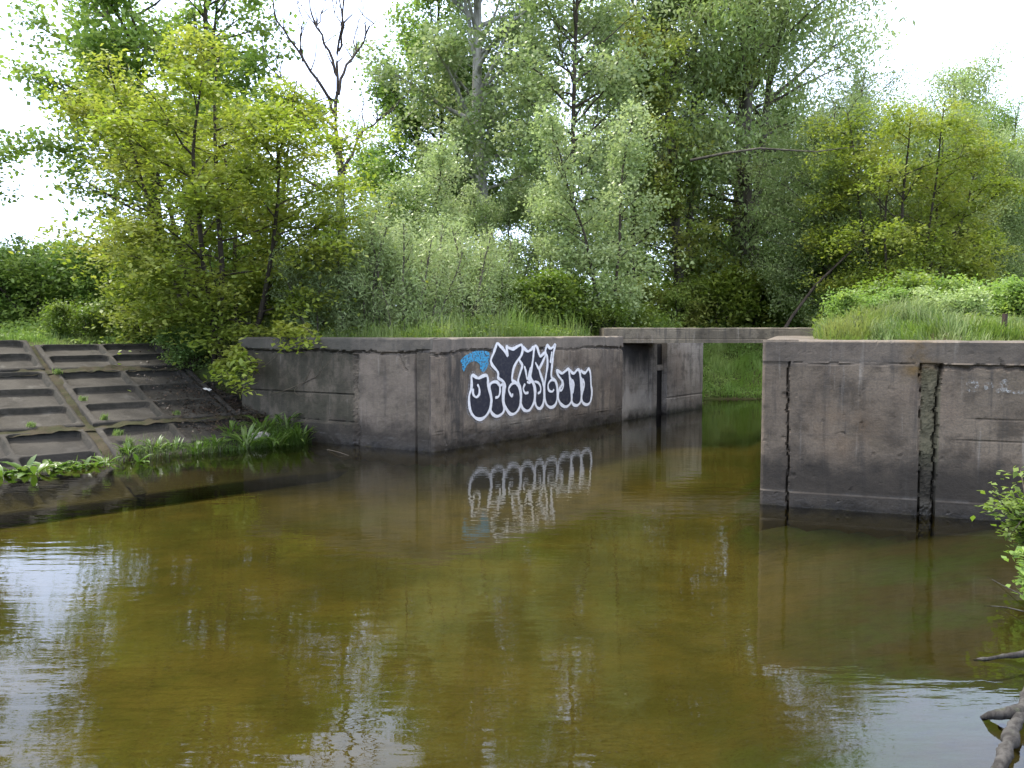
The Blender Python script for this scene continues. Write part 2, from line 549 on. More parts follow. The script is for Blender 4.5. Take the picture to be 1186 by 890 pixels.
def corner_extra(t, uv, x, col):
    # black run-off stains beside the corner joint and below the cap
    k = t.noise(uv, 1., 5, .65, (5., .9, 1))
    m = t.math('MULTIPLY', t.math('MULTIPLY', t.rng(x[0], .3, .5), t.rng(x[0], 1.15, .75)), t.rng(k, .38, .58))
    col = t.mix(t.math('MULTIPLY', m, .8), col, (.035, .034, .033))
    silt = t.math('MULTIPLY', t.math('MULTIPLY', t.rng(x[0], 1.2, 1.8), t.rng(x[0], 3.9, 3.2)), t.math('MULTIPLY', t.rng(x[1], .2, .3), t.rng(x[1], .52, .4)))
    col = t.mix(t.math('MULTIPLY', silt, t.rng(k, .3, .55, .1, .6)), col, (.25, .225, .19))
    far = t.math('MULTIPLY', t.rng(x[0], 4.7, 6.2), t.rng(k, .36, .6))
    col = t.mix(t.math('MULTIPLY', far, .55), col, (.05, .047, .045))
    cap = t.math('MULTIPLY', t.rng(x[1], 1.76, 1.84), .5)
    return t.mix(cap, col, (.15, .132, .112))


def side_extra(t, uv, x, col):
    # u runs from the far end (0) to the corner; the pale bay lies between two joints
    pale = t.math('MULTIPLY', t.rng(x[0], 3.16, 3.24), t.rng(x[0], 4.6, 4.5))
    pale = t.math('MULTIPLY', pale, t.rng(x[1], 1.8, 1.74))
    col = t.mix(t.math('MULTIPLY', pale, t.rng(t.noise(uv, 2.2, 5, .7), .3, .7, .5, .1)), col, (.21, .172, .14))
    pat = t.noise(uv, 1.5, 5, .7, (1.6, .8, 1))
    dk = t.math('MULTIPLY', t.rng(x[0], 3.12, 3.0), t.rng(pat, .36, .6, .2, .9))
    col = t.mix(dk, col, (.042, .04, .028))
    cap = t.math('MULTIPLY', t.rng(x[1], 1.78, 1.86), .5)
    return t.mix(cap, col, (.09, .085, .075))


def right_extra(t, uv, x, col):
    rust = t.noise(uv, 2.4, 5, .65)
    du = t.math('ABSOLUTE', t.math('SUBTRACT', x[0], 1.80))
    m = t.math('MULTIPLY', t.rng(du, .28, .03), t.math('MULTIPLY', t.rng(x[1], 1.5, 1.78), t.rng(rust, .38, .55)))
    col = t.mix(t.math('MULTIPLY', m, .8), col, (.14, .085, .025))
    # ochre patch low on the panel
    dx = t.math('SUBTRACT', x[0], 1.0); dy = t.math('SUBTRACT', x[1], 1.0)
    r = t.math('SQRT', t.math('ADD', t.math('MULTIPLY', dx, dx), t.math('MULTIPLY', dy, dy)))
    o = t.math('MULTIPLY', t.math('MULTIPLY', t.rng(r, .6, .1), t.rng(rust, .35, .65)), .5)
    col = t.mix(o, col, (.15, .10, .06))
    gap = t.math('MULTIPLY', t.rng(x[0], 1.80, 1.83), t.rng(x[0], 2.03, 2.0))
    col = t.mix(t.math('MULTIPLY', gap, t.rng(x[1], 1.8, 1.7, 0, .75)), col, (.085, .082, .05))
    cap = t.math('MULTIPLY', t.rng(x[1], 1.74, 1.8), .45)
    return t.mix(cap, col, (.085, .075, .066))


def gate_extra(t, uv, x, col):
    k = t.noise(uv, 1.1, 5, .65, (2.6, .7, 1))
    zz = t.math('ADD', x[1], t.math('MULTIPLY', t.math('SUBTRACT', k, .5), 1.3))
    deck_shade = t.math('MULTIPLY', t.rng(zz, .95, 1.6), t.rng(x[0], 8.2, 7.9))  # shade under the deck, painted dark into the upper recess wall
    col = t.mix(t.math('MULTIPLY', deck_shade, .9), col, (.02, .019, .018))
    pale = t.math('MULTIPLY', t.rng(zz, .75, .5), t.rng(x[0], 8.4, 8.0))
    return t.mix(t.math('MULTIPLY', pale, .5), col, (.32, .30, .27))


M['con_graffiti'] = concrete_mat('weathered_concrete', (.20, .163, .126), (.115, .091, .07), damp_z=.34, extra=corner_extra)
M['con_side'] = concrete_mat('stained_concrete', (.16, .132, .10), (.086, .071, .053), damp_z=.42, extra=side_extra)
M['con_right'] = concrete_mat('brown_concrete', (.178, .141, .105), (.102, .08, .059), damp_z=.66, extra=right_extra)
M['con_gate'] = concrete_mat('grey_concrete', (.30, .265, .225), (.19, .165, .14), damp_z=.2, extra=gate_extra)
M['slot_shade'] = plain('slot_shade_black', (.012, .010, .009), .8, .3, .5, 12)  # near-black that stands in for the shade inside the gate slot
M['con_deck'] = concrete_mat('deck_concrete', (.19, .162, .12), (.108, .092, .066), damp_z=-2)


def slab_mat():
    t = NT('paving_concrete')
    p = t.obj(); n1 = t.noise(p, 1.3, 5, .65); n2 = t.noise(p, 9, 5, .7); n3 = t.noise(p, 45, 3, .6)
    col = t.mix(t.rng(n1, .35, .65), (.046, .041, .034), (.024, .021, .017))
    col = t.mix(t.rng(n2, .5, .75, 0, .6), col, (.045, .04, .03))
    col = t.mix(t.rng(t.noise(p, 3.1, 4, .6), .56, .74, 0, .5), col, (.10, .093, .082))
    col = t.mix(t.rng(n3, .63, .72, 0, .5), col, (.14, .132, .118))
    rim_dark = t.n('ShaderNodeAttribute'); rim_dark.attribute_name = 'var'      # black algae and recess shade painted together on the steep cell rims
    col = t.mix(t.math('MULTIPLY', t.rng(rim_dark.outputs['Fac'], 0, .5), t.rng(n2, .3, .6, .95, .45)), col, (.012, .012, .009))
    z = t.xyz(t.pos())[2]
    zz = t.math('ADD', z, t.math('MULTIPLY', t.math('SUBTRACT', n2, .5), .2))
    col = t.mix(t.rng(zz, .38, .1, 0, .7), col, (.022, .02, .018))
    col = t.mix(t.rng(zz, .02, -.2), col, (.06, .05, .022))
    return t.end(t.principled(col, .9, .25, t.bump(t.math('ADD', n2, n3), .5, .02)).outputs[0])


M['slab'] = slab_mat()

# ---- left abutment
aw = thing('abutment_wall', (CORN[0], CORN[1], 0), 'long concrete lock wall on the left with black and white graffiti and a cracked cap', 'wall')
LA = np.linalg.norm(A_END - CORN)


def rel(o, root):
    """keep world placement while parenting to an empty at root.location"""
    o.matrix_parent_inverse = root.matrix_world.inverted() if False else o.matrix_parent_inverse
    o.location = (-root.location[0], -root.location[1], -root.location[2])
    return o


rel(wall_block('side_face', A_END, CORN, -.6, TOP_L, .8, .03, .028, lambda u, z: adisp_t(LA - u, z), M['con_side'], aw, 0, chipL), aw)
rel(wall_block('channel_face', CORN, CORN + B_DIR * sG, -.6, TOP_L, .8, .03, .028, bdisp, M['con_graffiti'], aw, 0, chipL), aw)
back = CORN + B_DIR * sG


NB_ = np.array([B_DIR[1], -B_DIR[0]])


def gdisp(s, z):
    d = rough_disp(s, z, .006)
    d += groove(s, sPost0 + .01 * fbm(z * 4, 2), .03, .08)
    d += groove(z, .40, .012, .02)
    return d - .05


rel(wall_block('gate_recess', back, CORN + B_DIR * sSlot0, -.6, 1.895, .8, .035, .035, gdisp, M['con_gate'], aw, sG), aw)
rel(wall_block('gate_slot', CORN + B_DIR * (sSlot0 - .1) - np.array([B_DIR[1], -B_DIR[0]]) * .55, CORN + B_DIR * (sSlot1 + .1) - np.array([B_DIR[1], -B_DIR[0]]) * .55, -.6, 1.85, .3, .06, .06, None, M['con_gate'], aw, 40), aw)
rel(wall_block('slot_shade_block', CORN + B_DIR * (sSlot0 + .004) - NB_ * .16, CORN + B_DIR * (sSlot1 - .004) - NB_ * .16, -.6, 1.84, .3, .06, .06, None, M['slot_shade'], aw, 40), aw)  # black block added in the slot in place of its deep shade
rel(wall_block('slot_tie', CORN + B_DIR * (sSlot0 + .003) - np.array([B_DIR[1], -B_DIR[0]]) * .1, CORN + B_DIR * (sSlot1 - .003) - np.array([B_DIR[1], -B_DIR[0]]) * .1, 1.16, 1.30, .25, .05, .05, None, M['con_gate'], aw, 44), aw)
rel(wall_block('gate_pier', CORN + B_DIR * sSlot1, B_END, -.6, 1.895, .8, .035, .035, lambda s, z: rough_disp(s, z, .008) + groove(z, .42, .012, .02) + groove(s, B_LEN - sSlot1 + 0 - .17, .012, .02) - .0, M['con_gate'], aw, sSlot1), aw)

# ---- graffiti: traced letters laid on the plane of the channel face
GS = 1186.0 / 180.0


def on_B(zx, zy):
    px, py = 520 + zx / GS, 380 + zy / GS
    r = ray(px, py)
    A = np.array([[B_DIR[0], -r[0]], [B_DIR[1], -r[1]]])
    s, t = np.linalg.solve(A, -CORN)
    return s, EYE + r[2] * t


NB = np.array([B_DIR[1], -B_DIR[0]])


def catmull(pts, closed, k=6):
    pts = [np.array(p, float) for p in pts]; n = len(pts); out = []
    rg = range(n) if closed else range(n - 1)
    for i in rg:
        if closed: a, b, c, d = pts[i - 1], pts[i], pts[(i + 1) % n], pts[(i + 2) % n]
        else: a, b, c, d = pts[max(i - 1, 0)], pts[i], pts[i + 1], pts[min(i + 2, n - 1)]
        for j in range(k):
            t = j / k
            out.append(.5 * ((2 * b) + (-a + c) * t + (2 * a - 5 * b + 4 * c - d) * t * t + (-a + 3 * b - 3 * c + d) * t ** 3))
    if not closed: out.append(pts[-1])
    return out


class Paint:
    def __init__(s): s.V, s.F, s.UV = [], [], []
    def v(s, sz, off):
        p = CORN + B_DIR * sz[0] + NB * off
        s.V.append((p[0], p[1], sz[1])); s.UV.append(tuple(sz)); return len(s.V) - 1
    def fill(s, pts, off):
        ids = [s.v(p, off) for p in pts]
        for tri in tessellate_polygon([[Vector((p[0], p[1], 0)) for p in pts]]):
            s.F.append(tuple(ids[i] for i in tri))
    def ribbon(s, pts, w, off, closed, rg):
        n = len(pts); P = np.array(pts)
        T = (np.roll(P, -1, 0) - np.roll(P, 1, 0)) if closed else np.gradient(P, axis=0)
        T /= np.linalg.norm(T, axis=1)[:, None] + 1e-9
        N = np.stack([-T[:, 1], T[:, 0]], 1)
        ww = w * (.5 + .09 * np.sin(np.arange(n) * .55 + rg.uniform(0, 6)) + rg.uniform(-.05, .05, n))
        if not closed: ww[0] *= .45; ww[-1] *= .45
        a = [s.v(P[i] + N[i] * ww[i], off) for i in range(n)]
        b = [s.v(P[i] - N[i] * ww[i], off) for i in range(n)]
        for i in range(n if closed else n - 1):
            k = (i + 1) % n
            s.F.append((a[i], b[i], b[k], a[k]))
    def build(s, name, mat, parent):
        me = bpy.data.meshes.new(name); me.from_pydata(s.V, [], s.F)
        l = me.uv_layers.new(name='UVMap')
        for lp in me.loops: l.data[lp.index].uv = s.UV[lp.vertex_index]
        bm = bmesh.new(); bm.from_mesh(me); bmesh.ops.recalc_face_normals(bm, faces=bm.faces[:]); bm.to_mesh(me); bm.free()
        return rel(link_mesh(name, me, mat, parent), aw)


def paint_mat(name, col, worn, cover=.9):
    t = NT(name); uv = t.uv()
    n = t.noise(uv, 14, 5, .7); n2 = t.noise(uv, 60, 3, .6)
    c = t.mix(t.rng(n, .45, .72, 0, worn), col, (.13, .115, .10))
    c = t.mix(t.rng(n2, .58, .75, 0, worn), c, (.12, .11, .10))
    p = t.principled(c, .6, .35, t.bump(n2, .5, .008))
    return t, p


def solid_paint(name, col, worn):
    t, p = paint_mat(name, col, worn); return t.end(p.outputs[0])


def patchy_paint(name, col, lo, hi, scale=22.):
    t, p = paint_mat(name, col, .2)
    uv = t.uv(); n = t.noise(uv, scale, 5, .7)
    tr = t.n('ShaderNodeBsdfTransparent'); m = t.n('ShaderNodeMixShader')
    t.l(t.rng(n, lo, hi), m.inputs[0]); t.l(tr.outputs[0], m.inputs[1]); t.l(p.outputs[0], m.inputs[2])
    return t.end(m.outputs[0])


M['paint_black'] = solid_paint('black_spray_paint', (.012, .014, .026), .32)
M['paint_white'] = solid_paint('white_spray_paint', (.66, .66, .68), .26)
M['paint_blue'] = patchy_paint('blue_spray_paint', (.045, .27, .47), .43, .5, 26)
M['paint_mist'] = patchy_paint('white_overspray', (.42, .42, .45), .5, .62, 60)
M['paint_faint'] = patchy_paint('faded_white_paint', (.34, .34, .33), .42, .72, 22)

LET = [
    [(165, 372), (178, 362), (200, 376), (222, 382), (250, 368), (278, 362), (290, 385), (292, 430), (300, 480), (314, 540), (312, 600), (290, 652), (258, 686), (225, 697), (190, 682), (160, 640), (147, 580), (148, 515), (163, 465), (166, 420)],
    [(303, 440), (328, 414), (360, 414), (382, 440), (404, 428), (410, 440), (404, 490), (404, 560), (416, 610), (404, 648), (365, 674), (332, 662), (312, 628), (318, 560), (310, 500)],
    [(362, 118), (384, 138), (410, 165), (441, 215), (436, 180), (432, 140), (450, 152), (482, 160), (515, 142), (545, 130), (556, 165), (540, 215), (508, 262), (486, 310), (475, 370), (478, 402), (510, 424), (532, 470), (541, 540), (534, 600), (502, 648), (462, 657), (428, 612), (411, 560), (412, 500), (418, 440), (392, 400), (368, 380), (368, 345), (350, 316), (322, 282), (313, 245), (332, 195), (348, 150)],
    [(558, 150), (575, 165), (595, 178), (620, 165), (640, 150), (634, 240), (618, 320), (602, 392), (632, 420), (648, 490), (642, 565), (606, 628), (566, 626), (542, 580), (546, 510), (534, 450), (520, 405), (540, 330), (552, 285), (530, 242), (550, 200)],
    [(646, 142), (666, 150), (676, 185), (690, 216), (712, 198), (732, 188), (724, 222), (700, 275), (682, 312), (692, 355), (710, 412), (718, 480), (714, 570), (690, 614), (662, 602), (648, 550), (652, 470), (640, 420), (614, 375), (622, 320), (634, 240)],
    [(742, 132), (754, 146), (770, 156), (788, 144), (804, 128), (790, 190), (784, 240), (778, 300), (774, 372), (802, 400), (818, 450), (818, 540), (800, 592), (766, 606), (736, 582), (722, 525), (720, 450), (732, 370), (744, 285), (742, 220), (728, 180)],
    [(815, 322), (835, 334), (856, 346), (882, 328), (906, 314), (912, 360), (916, 420), (928, 500), (924, 565), (888, 601), (848, 583), (826, 535), (834, 470), (856, 430), (850, 396), (826, 362)],
    [(914, 322), (930, 340), (948, 346), (964, 326), (980, 318), (990, 340), (998, 420), (1004, 500), (998, 560), (970, 591), (938, 580), (928, 540), (934, 470), (928, 405), (914, 376)],
    [(998, 326), (1016, 340), (1034, 342), (1048, 322), (1060, 314), (1072, 350), (1076, 430), (1083, 490), (1072, 560), (1046, 585), (1014, 571), (1004, 530), (1014, 470), (1008, 400), (996, 370)],
]
HOOK = [
    [(176, 462), (176, 505), (200, 528), (222, 505), (222, 460), (208, 430)],
    [(344, 532), (368, 524), (380, 492), (378, 445), (360, 420)],
    [(384, 392), (410, 412), (420, 445), (408, 490)], [(506, 424), (476, 424), (452, 452), (448, 482), (470, 520), (478, 500)],
    [(566, 290), (578, 335), (588, 392), (604, 345), (614, 300)], [(572, 425), (558, 462), (572, 496), (598, 492)], [(586, 410), (606, 420), (616, 402)],
    [(650, 262), (664, 290), (680, 312), (704, 272)], [(642, 408), (672, 418), (690, 450), (688, 486), (668, 500)],
    [(776, 180), (770, 225), (764, 268)], [(802, 402), (772, 398), (748, 430), (752, 474), (778, 486), (792, 468)],
    [(854, 394), (864, 440), (848, 476), (830, 470)], [(930, 394), (944, 430), (936, 500)], [(1012, 388), (1024, 430), (1014, 482)],
]
rgp = np.random.default_rng(5)
bl, wh, mist = Paint(), Paint(), Paint()
off = .016
for k, L in enumerate(LET):
    c = [on_B(*p) for p in catmull(L, True, 4)]
    bl.fill(c, off + .0006 * k)
    wh.ribbon(c, .062, off + .007 + .0006 * k, True, rgp)
    mist.ribbon(c, .15, off - .003 - .0005 * k, True, rgp)
for k, L in enumerate(HOOK):
    wh.ribbon([on_B(*p) for p in catmull(L, False, 5)], .05, off + .0135 + .0003 * k, False, rgp)
gr = bpy.data.objects.new('graffiti', None)
C.objects.link(gr); gr.parent = aw; gr['label'] = 'spray painted bubble letters, black fill with white outline'
bl.build('letter_fill', M['paint_black'], gr).location = (-CORN[0], -CORN[1], 0)
wh.build('letter_outline', M['paint_white'], gr).location = (-CORN[0], -CORN[1], 0)
mist.build('overspray', M['paint_mist'], gr).location = (-CORN[0], -CORN[1], 0)
blue = Paint()
blue.fill([on_B(*p) for p in catmull([(85, 252), (110, 222), (140, 200), (190, 178), (250, 174), (300, 186), (308, 225), (292, 290), (262, 335), (236, 318), (232, 280), (200, 255), (160, 262), (130, 290), (112, 332), (98, 310), (96, 278)], True, 4)], off - .004)
blue.build('blue_paint', M['paint_blue'], aw)

# ---- footbridge deck
dk = thing('footbridge_deck', (4.8, 20.2, 1.9), 'grey concrete footbridge slab spanning the gap between the two walls', 'footbridge')
DK0, DK1 = np.array([2.22, 20.22]), np.array([7.7, 20.12])


def ddisp(u, z):
    d = rough_disp(u, z * 2, .008)
    if z < 1.985: d += .035
    d += groove(z, 1.985, .012, .01)
    d -= .02 * max(0, fbm(u * 2, 7, 1)) if z > 2.2 else 0
    return d


rel(wall_block('deck_slab', DK0, DK1, 1.9, 2.262, 1.3, .03, .018, ddisp, M['con_deck'], dk, 0, lambda u: .02 * min(0, fbm(u * 3, 1.7, 0, 4) + .1)), dk)

# ---- right abutment
rw = thing('abutment_wall', (RC[0], RC[1], 0), 'brown concrete wall on the right with a broken rib and a rust stain', 'wall')


def rdisp(u, z):
    d = rough_disp(u + 90, z, .009)
    capz = 1.80 + .012 * fbm(u * 2, 3.5, 0, 3)
    j1 = .34 + .02 * fbm(z * 2.6, 31, 0, 4) + .018 * fbm(z * 11, 33, 0, 2) - .035 * (z / 2)
    j1 += .09 * max(0, z - 1.55)
    g0 = 1.825 + .018 * fbm(z * 4, 41, 0, 4) - .02 * z
    g1 = 1.985 + .022 * fbm(z * 5, 47, 0, 4) + .018 * fbm(z * 14, 48, 0, 2) + (.05 * sstep(1.4, 1.78, z))
    if z >= capz: d += .02
    ck = .028 + .012 * fbm(u * 5, 2, 2)
    if u > 1.95: d += groove(z, capz - .03 + .03 * fbm(u * 6, 8, 0, 3), .032, .075)
    elif u > j1: d += groove(z, capz, .016, .03 + .02 * fbm(u * 3, 5))
    else: d += groove(z, capz, .012, .012)
    if z < capz + .01:
        if u > j1 and u < g0: d += .03
        if u > g1: d += .035
        d += groove(u, j1, .013 + .02 * max(0, fbm(z * 6, 22)), .09)
        if g0 < u < g1:                                      # spalled rib, aggregate showing
            d += -.025 + .03 * fbm(u * 8, z * 6, 4, 5) + .012 * fbm(u * 34, z * 34, 2, 2)
        d += groove(u, g0, .010 + .022 * max(0, fbm(z * 5, 51)), .06)
        d += groove(u, g1 - .012, .012 + .034 * max(0, fbm(z * 5, 57)), .09)
    if u > 2.05:
        d += groove(z, 1.18 + .008 * fbm(u * 3, 3) - .02 * (u - 2), .010, .02 * sstep(2.25, 2.5, u)) + groove(z, .93 - .02 * (u - 2), .010, .018 * sstep(2.1, 2.3, u))
    d += groove(u, .24, .006, .006)
    if z < .19: d += .02 + .012 * fbm(u * 3, 77)
    if u < .05: d -= .035 * (1 - u / .05) ** 2
    # small holes
    d -= .02 * max(0, fbm(u * 9, z * 9, 15, 2) - .62) * 3
    return d


def chipR(u):
    c = .035 * min(0, fbm(u * 2.2, 13.3, 0, 4) + .05) - .004 * abs(fbm(u * 25, 2, 0, 2))
    return c + (.012 if u < .42 else -.004) - (.018 if u > 2.3 else 0)


rel(wall_block('wall_face', RC, RC + R_DIR * 3.6, -.6, TOP_R, .9, .018, .018, rdisp, M['con_right'], rw, 0, chipR), rw)
rel(wall_block('wall_return', RC + R_DIR * 3.6, RC + R_DIR * 8.0, -.6, TOP_R - .03, .9, .2, .2, None, M['con_right'], rw, 3.6), rw)
chd = (CH - RC) / np.linalg.norm(CH - RC)
st = RC + R_DIR * .86 / 1 * 0 + R_N * .905
# channel-side wall of the right block, running back to the bridge
chn = np.array([-chd[1], chd[0]])
p0 = RC + chd * 9.55
rel(wall_block('channel_face', p0, RC + R_N * .905 + (chd - R_N * (chd @ R_N)) * 1.0, -.6, TOP_R - .004, .8, .15, .15, None, M['con_right'], rw, 20), rw)
rel(wall_block('bridge_seat', RC + chd * 12.3, p0 + chd * .005, -.6, 1.895, .8, .15, .15, None, M['con_gate'], rw, 26), rw)


def on_R(px, py):
    r = ray(px, py)
    A = np.array([[R_DIR[0], -r[0]], [R_DIR[1], -r[1]]])
    s, t = np.linalg.solve(A, -RC)
    return s, EYE + r[2] * t


class PaintR(Paint):
    def v(s, sz, off):
        p = RC + R_DIR * sz[0] + np.array([R_DIR[1], -R_DIR[0]]) * off
        s.V.append((p[0], p[1], sz[1])); s.UV.append(tuple(sz)); return len(s.V) - 1


fw = PaintR()
for k, st_ in enumerate([[(1119, 446), (1122, 442), (1129, 443), (1131, 448), (1125, 451), (1119, 448)], [(1140, 444), (1141, 450), (1142, 445), (1146, 444), (1147, 450)],
                         [(1159, 451), (1158, 445), (1163, 441), (1165, 446), (1163, 451)], [(1152, 453), (1160, 452), (1172, 454), (1186, 454)], [(1119, 449), (1124, 453), (1131, 450)]]):
    fw.ribbon([on_R(*p) for p in catmull(st_, False, 5)], .04, .058 + .001 * k, False, rgp)
o = fw.build('faded_writing', M['paint_faint'], rw); o.location = (-RC[0], -RC[1], 0)

# ------------------------------------------------------------------ the paved slope
ESL = np.array([E[0], E[1], 0.])
USL = np.array([PUP[0] * math.cos(SL_A), PUP[1] * math.cos(SL_A), math.sin(SL_A)])
NSL = np.cross(ESL, USL)
from mathutils import Matrix


def slab_mesh(seed, wid, hei, rows):
    step = .024
    na, nb = int(wid / step) + 1, int(hei / step) + 1
    A_, B_ = np.meshgrid(np.linspace(0, wid, na), np.linspace(0, hei, nb))
    Z = .012 * vnoise(A_ * 1.4, B_ * 1.4, seed) + .004 * vnoise(A_ * 11, B_ * 11, seed + 1)
    cw, chh = (wid - .12) / 2, (hei - .10) / rows
    for i in range(2):
        for j in range(rows):
            cx, cy = .06 + cw * (i + .5), .05 + chh * (j + .5)
            hw, hh, rad = cw / 2 - .045, chh / 2 - .04, .12
            qx, qy = np.abs(A_ - cx) - hw + rad, np.abs(B_ - cy) - hh + rad
            sd = np.hypot(np.maximum(qx, 0), np.maximum(qy, 0)) + np.minimum(np.maximum(qx, qy), 0) - rad
            Z -= .105 * sstep(.006, -.018, sd)
    edge = np.minimum.reduce([A_, B_, wid - A_, hei - B_])
    Z -= .025 * sstep(.05, 0, edge)
    V = np.stack([A_.ravel(), B_.ravel(), Z.ravel()], 1)
    q = np.arange(nb - 1)[:, None] * na + np.arange(na - 1)[None, :]
    Fq = np.stack([q, q + 1, q + na + 1, q + na], -1).reshape(-1, 4)
    # skirt and underside
    ring = list(range(na)) + [k * na + na - 1 for k in range(1, nb)] + [(nb - 1) * na + k for k in range(na - 2, -1, -1)] + [k * na for k in range(nb - 2, 0, -1)]
    lo = V[ring].copy(); lo[:, 2] = -.24
    n0 = len(V); V = np.concatenate([V, lo]); m = len(ring)
    sk = np.array([(ring[k], n0 + k, n0 + (k + 1) % m, ring[(k + 1) % m]) for k in range(m)])
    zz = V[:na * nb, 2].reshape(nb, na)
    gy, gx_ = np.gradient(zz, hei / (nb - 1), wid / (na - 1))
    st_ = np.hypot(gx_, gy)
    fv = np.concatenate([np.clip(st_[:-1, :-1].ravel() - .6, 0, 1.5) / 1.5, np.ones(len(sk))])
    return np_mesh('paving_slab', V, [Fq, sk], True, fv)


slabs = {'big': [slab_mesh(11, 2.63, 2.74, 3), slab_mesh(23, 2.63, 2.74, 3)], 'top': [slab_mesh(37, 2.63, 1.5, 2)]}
SEAM0, PITCH_S = -3.72, 2.75
rs = random.Random(4)
rowname = {0: 'half sunk at the waterline', 1: 'in the middle row of the slope', 2: 'in the top row under the grass'}
colname = {-2: 'at the far left edge', -1: 'left of the weedy diagonal seam', 0: 'right of the weedy diagonal seam', 1: 'next to the lock wall'}
for r_, (b0, kind) in enumerate(((-1.24, 'big'), (1.60, 'big'), (4.44, 'top'))):
    for k in (-2, -1, 0, 1):
        if k == -2 and r_ < 1: pass
        s0 = SEAM0 + PITCH_S * k + (.06 if k < 1 else -.04)
        org = np.array([J[0], J[1], 0]) + ESL * s0 + USL * b0 + NSL * (.0 + rs.uniform(-.015, .02))
        mlist = slabs[kind]
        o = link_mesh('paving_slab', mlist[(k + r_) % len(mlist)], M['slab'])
        mat = Matrix(((ESL[0], USL[0], NSL[0], org[0]), (ESL[1], USL[1], NSL[1], org[1]), (ESL[2], USL[2], NSL[2], org[2]), (0, 0, 0, 1)))
        tilt = rs.uniform(-.022, .022)
        if r_ == 2 and k == -1: tilt = .07
        o.matrix_world = mat @ Matrix.Rotation(tilt, 4, 'X') @ Matrix.Rotation(rs.uniform(-.014, .014), 4, 'Z') @ Matrix.Rotation(rs.uniform(-.012, .012), 4, 'Y')
        tag(o, f'grey concrete cell slab {rowname[r_]}, {colname[k]}', 'paving slab', 'paving slabs on the bank')

# soil pressed into the seams
def seam_strip(name, s0, s1, b0, b1, lift):
    na, nb = max(3, int((s1 - s0) / .05)), max(3, int((b1 - b0) / .05))
    A_, B_ = np.meshgrid(np.linspace(s0, s1, na), np.linspace(b0, b1, nb))
    Z = lift + .045 * vnoise(A_ * 3, B_ * 3, 2) + .02 * vnoise(A_ * 14, B_ * 14, 6)
    P = np.array([J[0], J[1], 0])[None] + A_.ravel()[:, None] * ESL + B_.ravel()[:, None] * USL + Z.ravel()[:, None] * NSL
    q = np.arange(nb - 1)[:, None] * na + np.arange(na - 1)[None, :]
    return P, np.stack([q, q + 1, q + na + 1, q + na], -1).reshape(-1, 4)


def mossy():
    t = NT('seam_soil'); p = t.pos(); n = t.noise(p, 3, 5, .65); n2 = t.noise(p, 25, 4, .7)
    c = t.mix(t.rng(n, .4, .6), (.046, .038, .025), (.034, .035, .017)); c = t.mix(t.rng(n2, .5, .7, 0, .6), c, (.035, .03, .02))
    return t.end(t.principled(c, .95, .1, t.bump(n2, .8, .03)).outputs[0])


Vs, Fs, nn = [], [], 0
for k in (-1, 0):
    v, f = seam_strip('x', SEAM0 + PITCH_S * k - .10, SEAM0 + PITCH_S * k + .10, -1.2, 6.0, -.06); Vs.append(v); Fs.append(f + nn); nn += len(v)
for b in (1.53, 4.37):
    v, f = seam_strip('x', -10, 1.5, b - .14, b + .12, -.035); Vs.append(v); Fs.append(f + nn); nn += len(v)
M['seam'] = mossy()
tag(link_mesh('soil_between_slabs', np_mesh('soil_between_slabs', np.concatenate(Vs), np.concatenate(Fs), True), M['seam']), kind='structure')


def on_slope(s, b, h=0.):
    return np.array([J[0], J[1], 0]) + ESL * s + USL * b + NSL * h


# ------------------------------------------------------------------ leaves, branches, trees
def leaf_arrays(rg, c, l, w, up=1.0, jit=.6, droop=0., fold=.12):
    n = len(c)
    nr = rg.normal(0, jit, (n, 3)); nr[:, 2] += up
    nr /= np.linalg.norm(nr, axis=1)[:, None]
    d = np.cross(nr, rg.normal(0, 1, (n, 3))); d[:, 2] -= droop
    d -= nr * (d * nr).sum(1)[:, None]
    d /= np.linalg.norm(d, axis=1)[:, None] + 1e-9
    s = np.cross(nr, d)
    sc = rg.uniform(.65, 1.25, n)[:, None]
    L, Wd = d * l * .5 * sc, s * w * .5 * sc
    k = nr * (w * fold) * sc
    V = np.stack([c - L, c + Wd + k - L * .12, c + L, c - Wd + k - L * .12], 1).reshape(-1, 3)
    Fq = np.arange(4 * n).reshape(-1, 4)
    return V, Fq


def poly(rg, start, d, length, n, wob, curl):
    d = np.array(d, float); d /= np.linalg.norm(d) + 1e-9
    pts = [np.array(start, float)]
    for i in range(n):
        d = d + rg.normal(0, wob, 3) + np.array([0, 0, curl / n])
        d /= np.linalg.norm(d)
        pts.append(pts[-1] + d * (length / n))
    return np.array(pts)


def interp(pts, t):
    x = t * (len(pts) - 1); i = min(int(x), len(pts) - 2)
    return pts[i] + (pts[i + 1] - pts[i]) * (x - i), pts[i + 1] - pts[i]


PROF = {
    'oval': lambda t: math.sin(math.pi * (.17 + .76 * t)) ** .8,
    'top': lambda t: .45 + .55 * math.sin(math.pi * (.1 + .72 * t)),
    'round': lambda t: max(.25, math.sqrt(max(0, 1 - (1.7 * t - .75) ** 2))),
    'cone': lambda t: 1.0 - .82 * t,
}


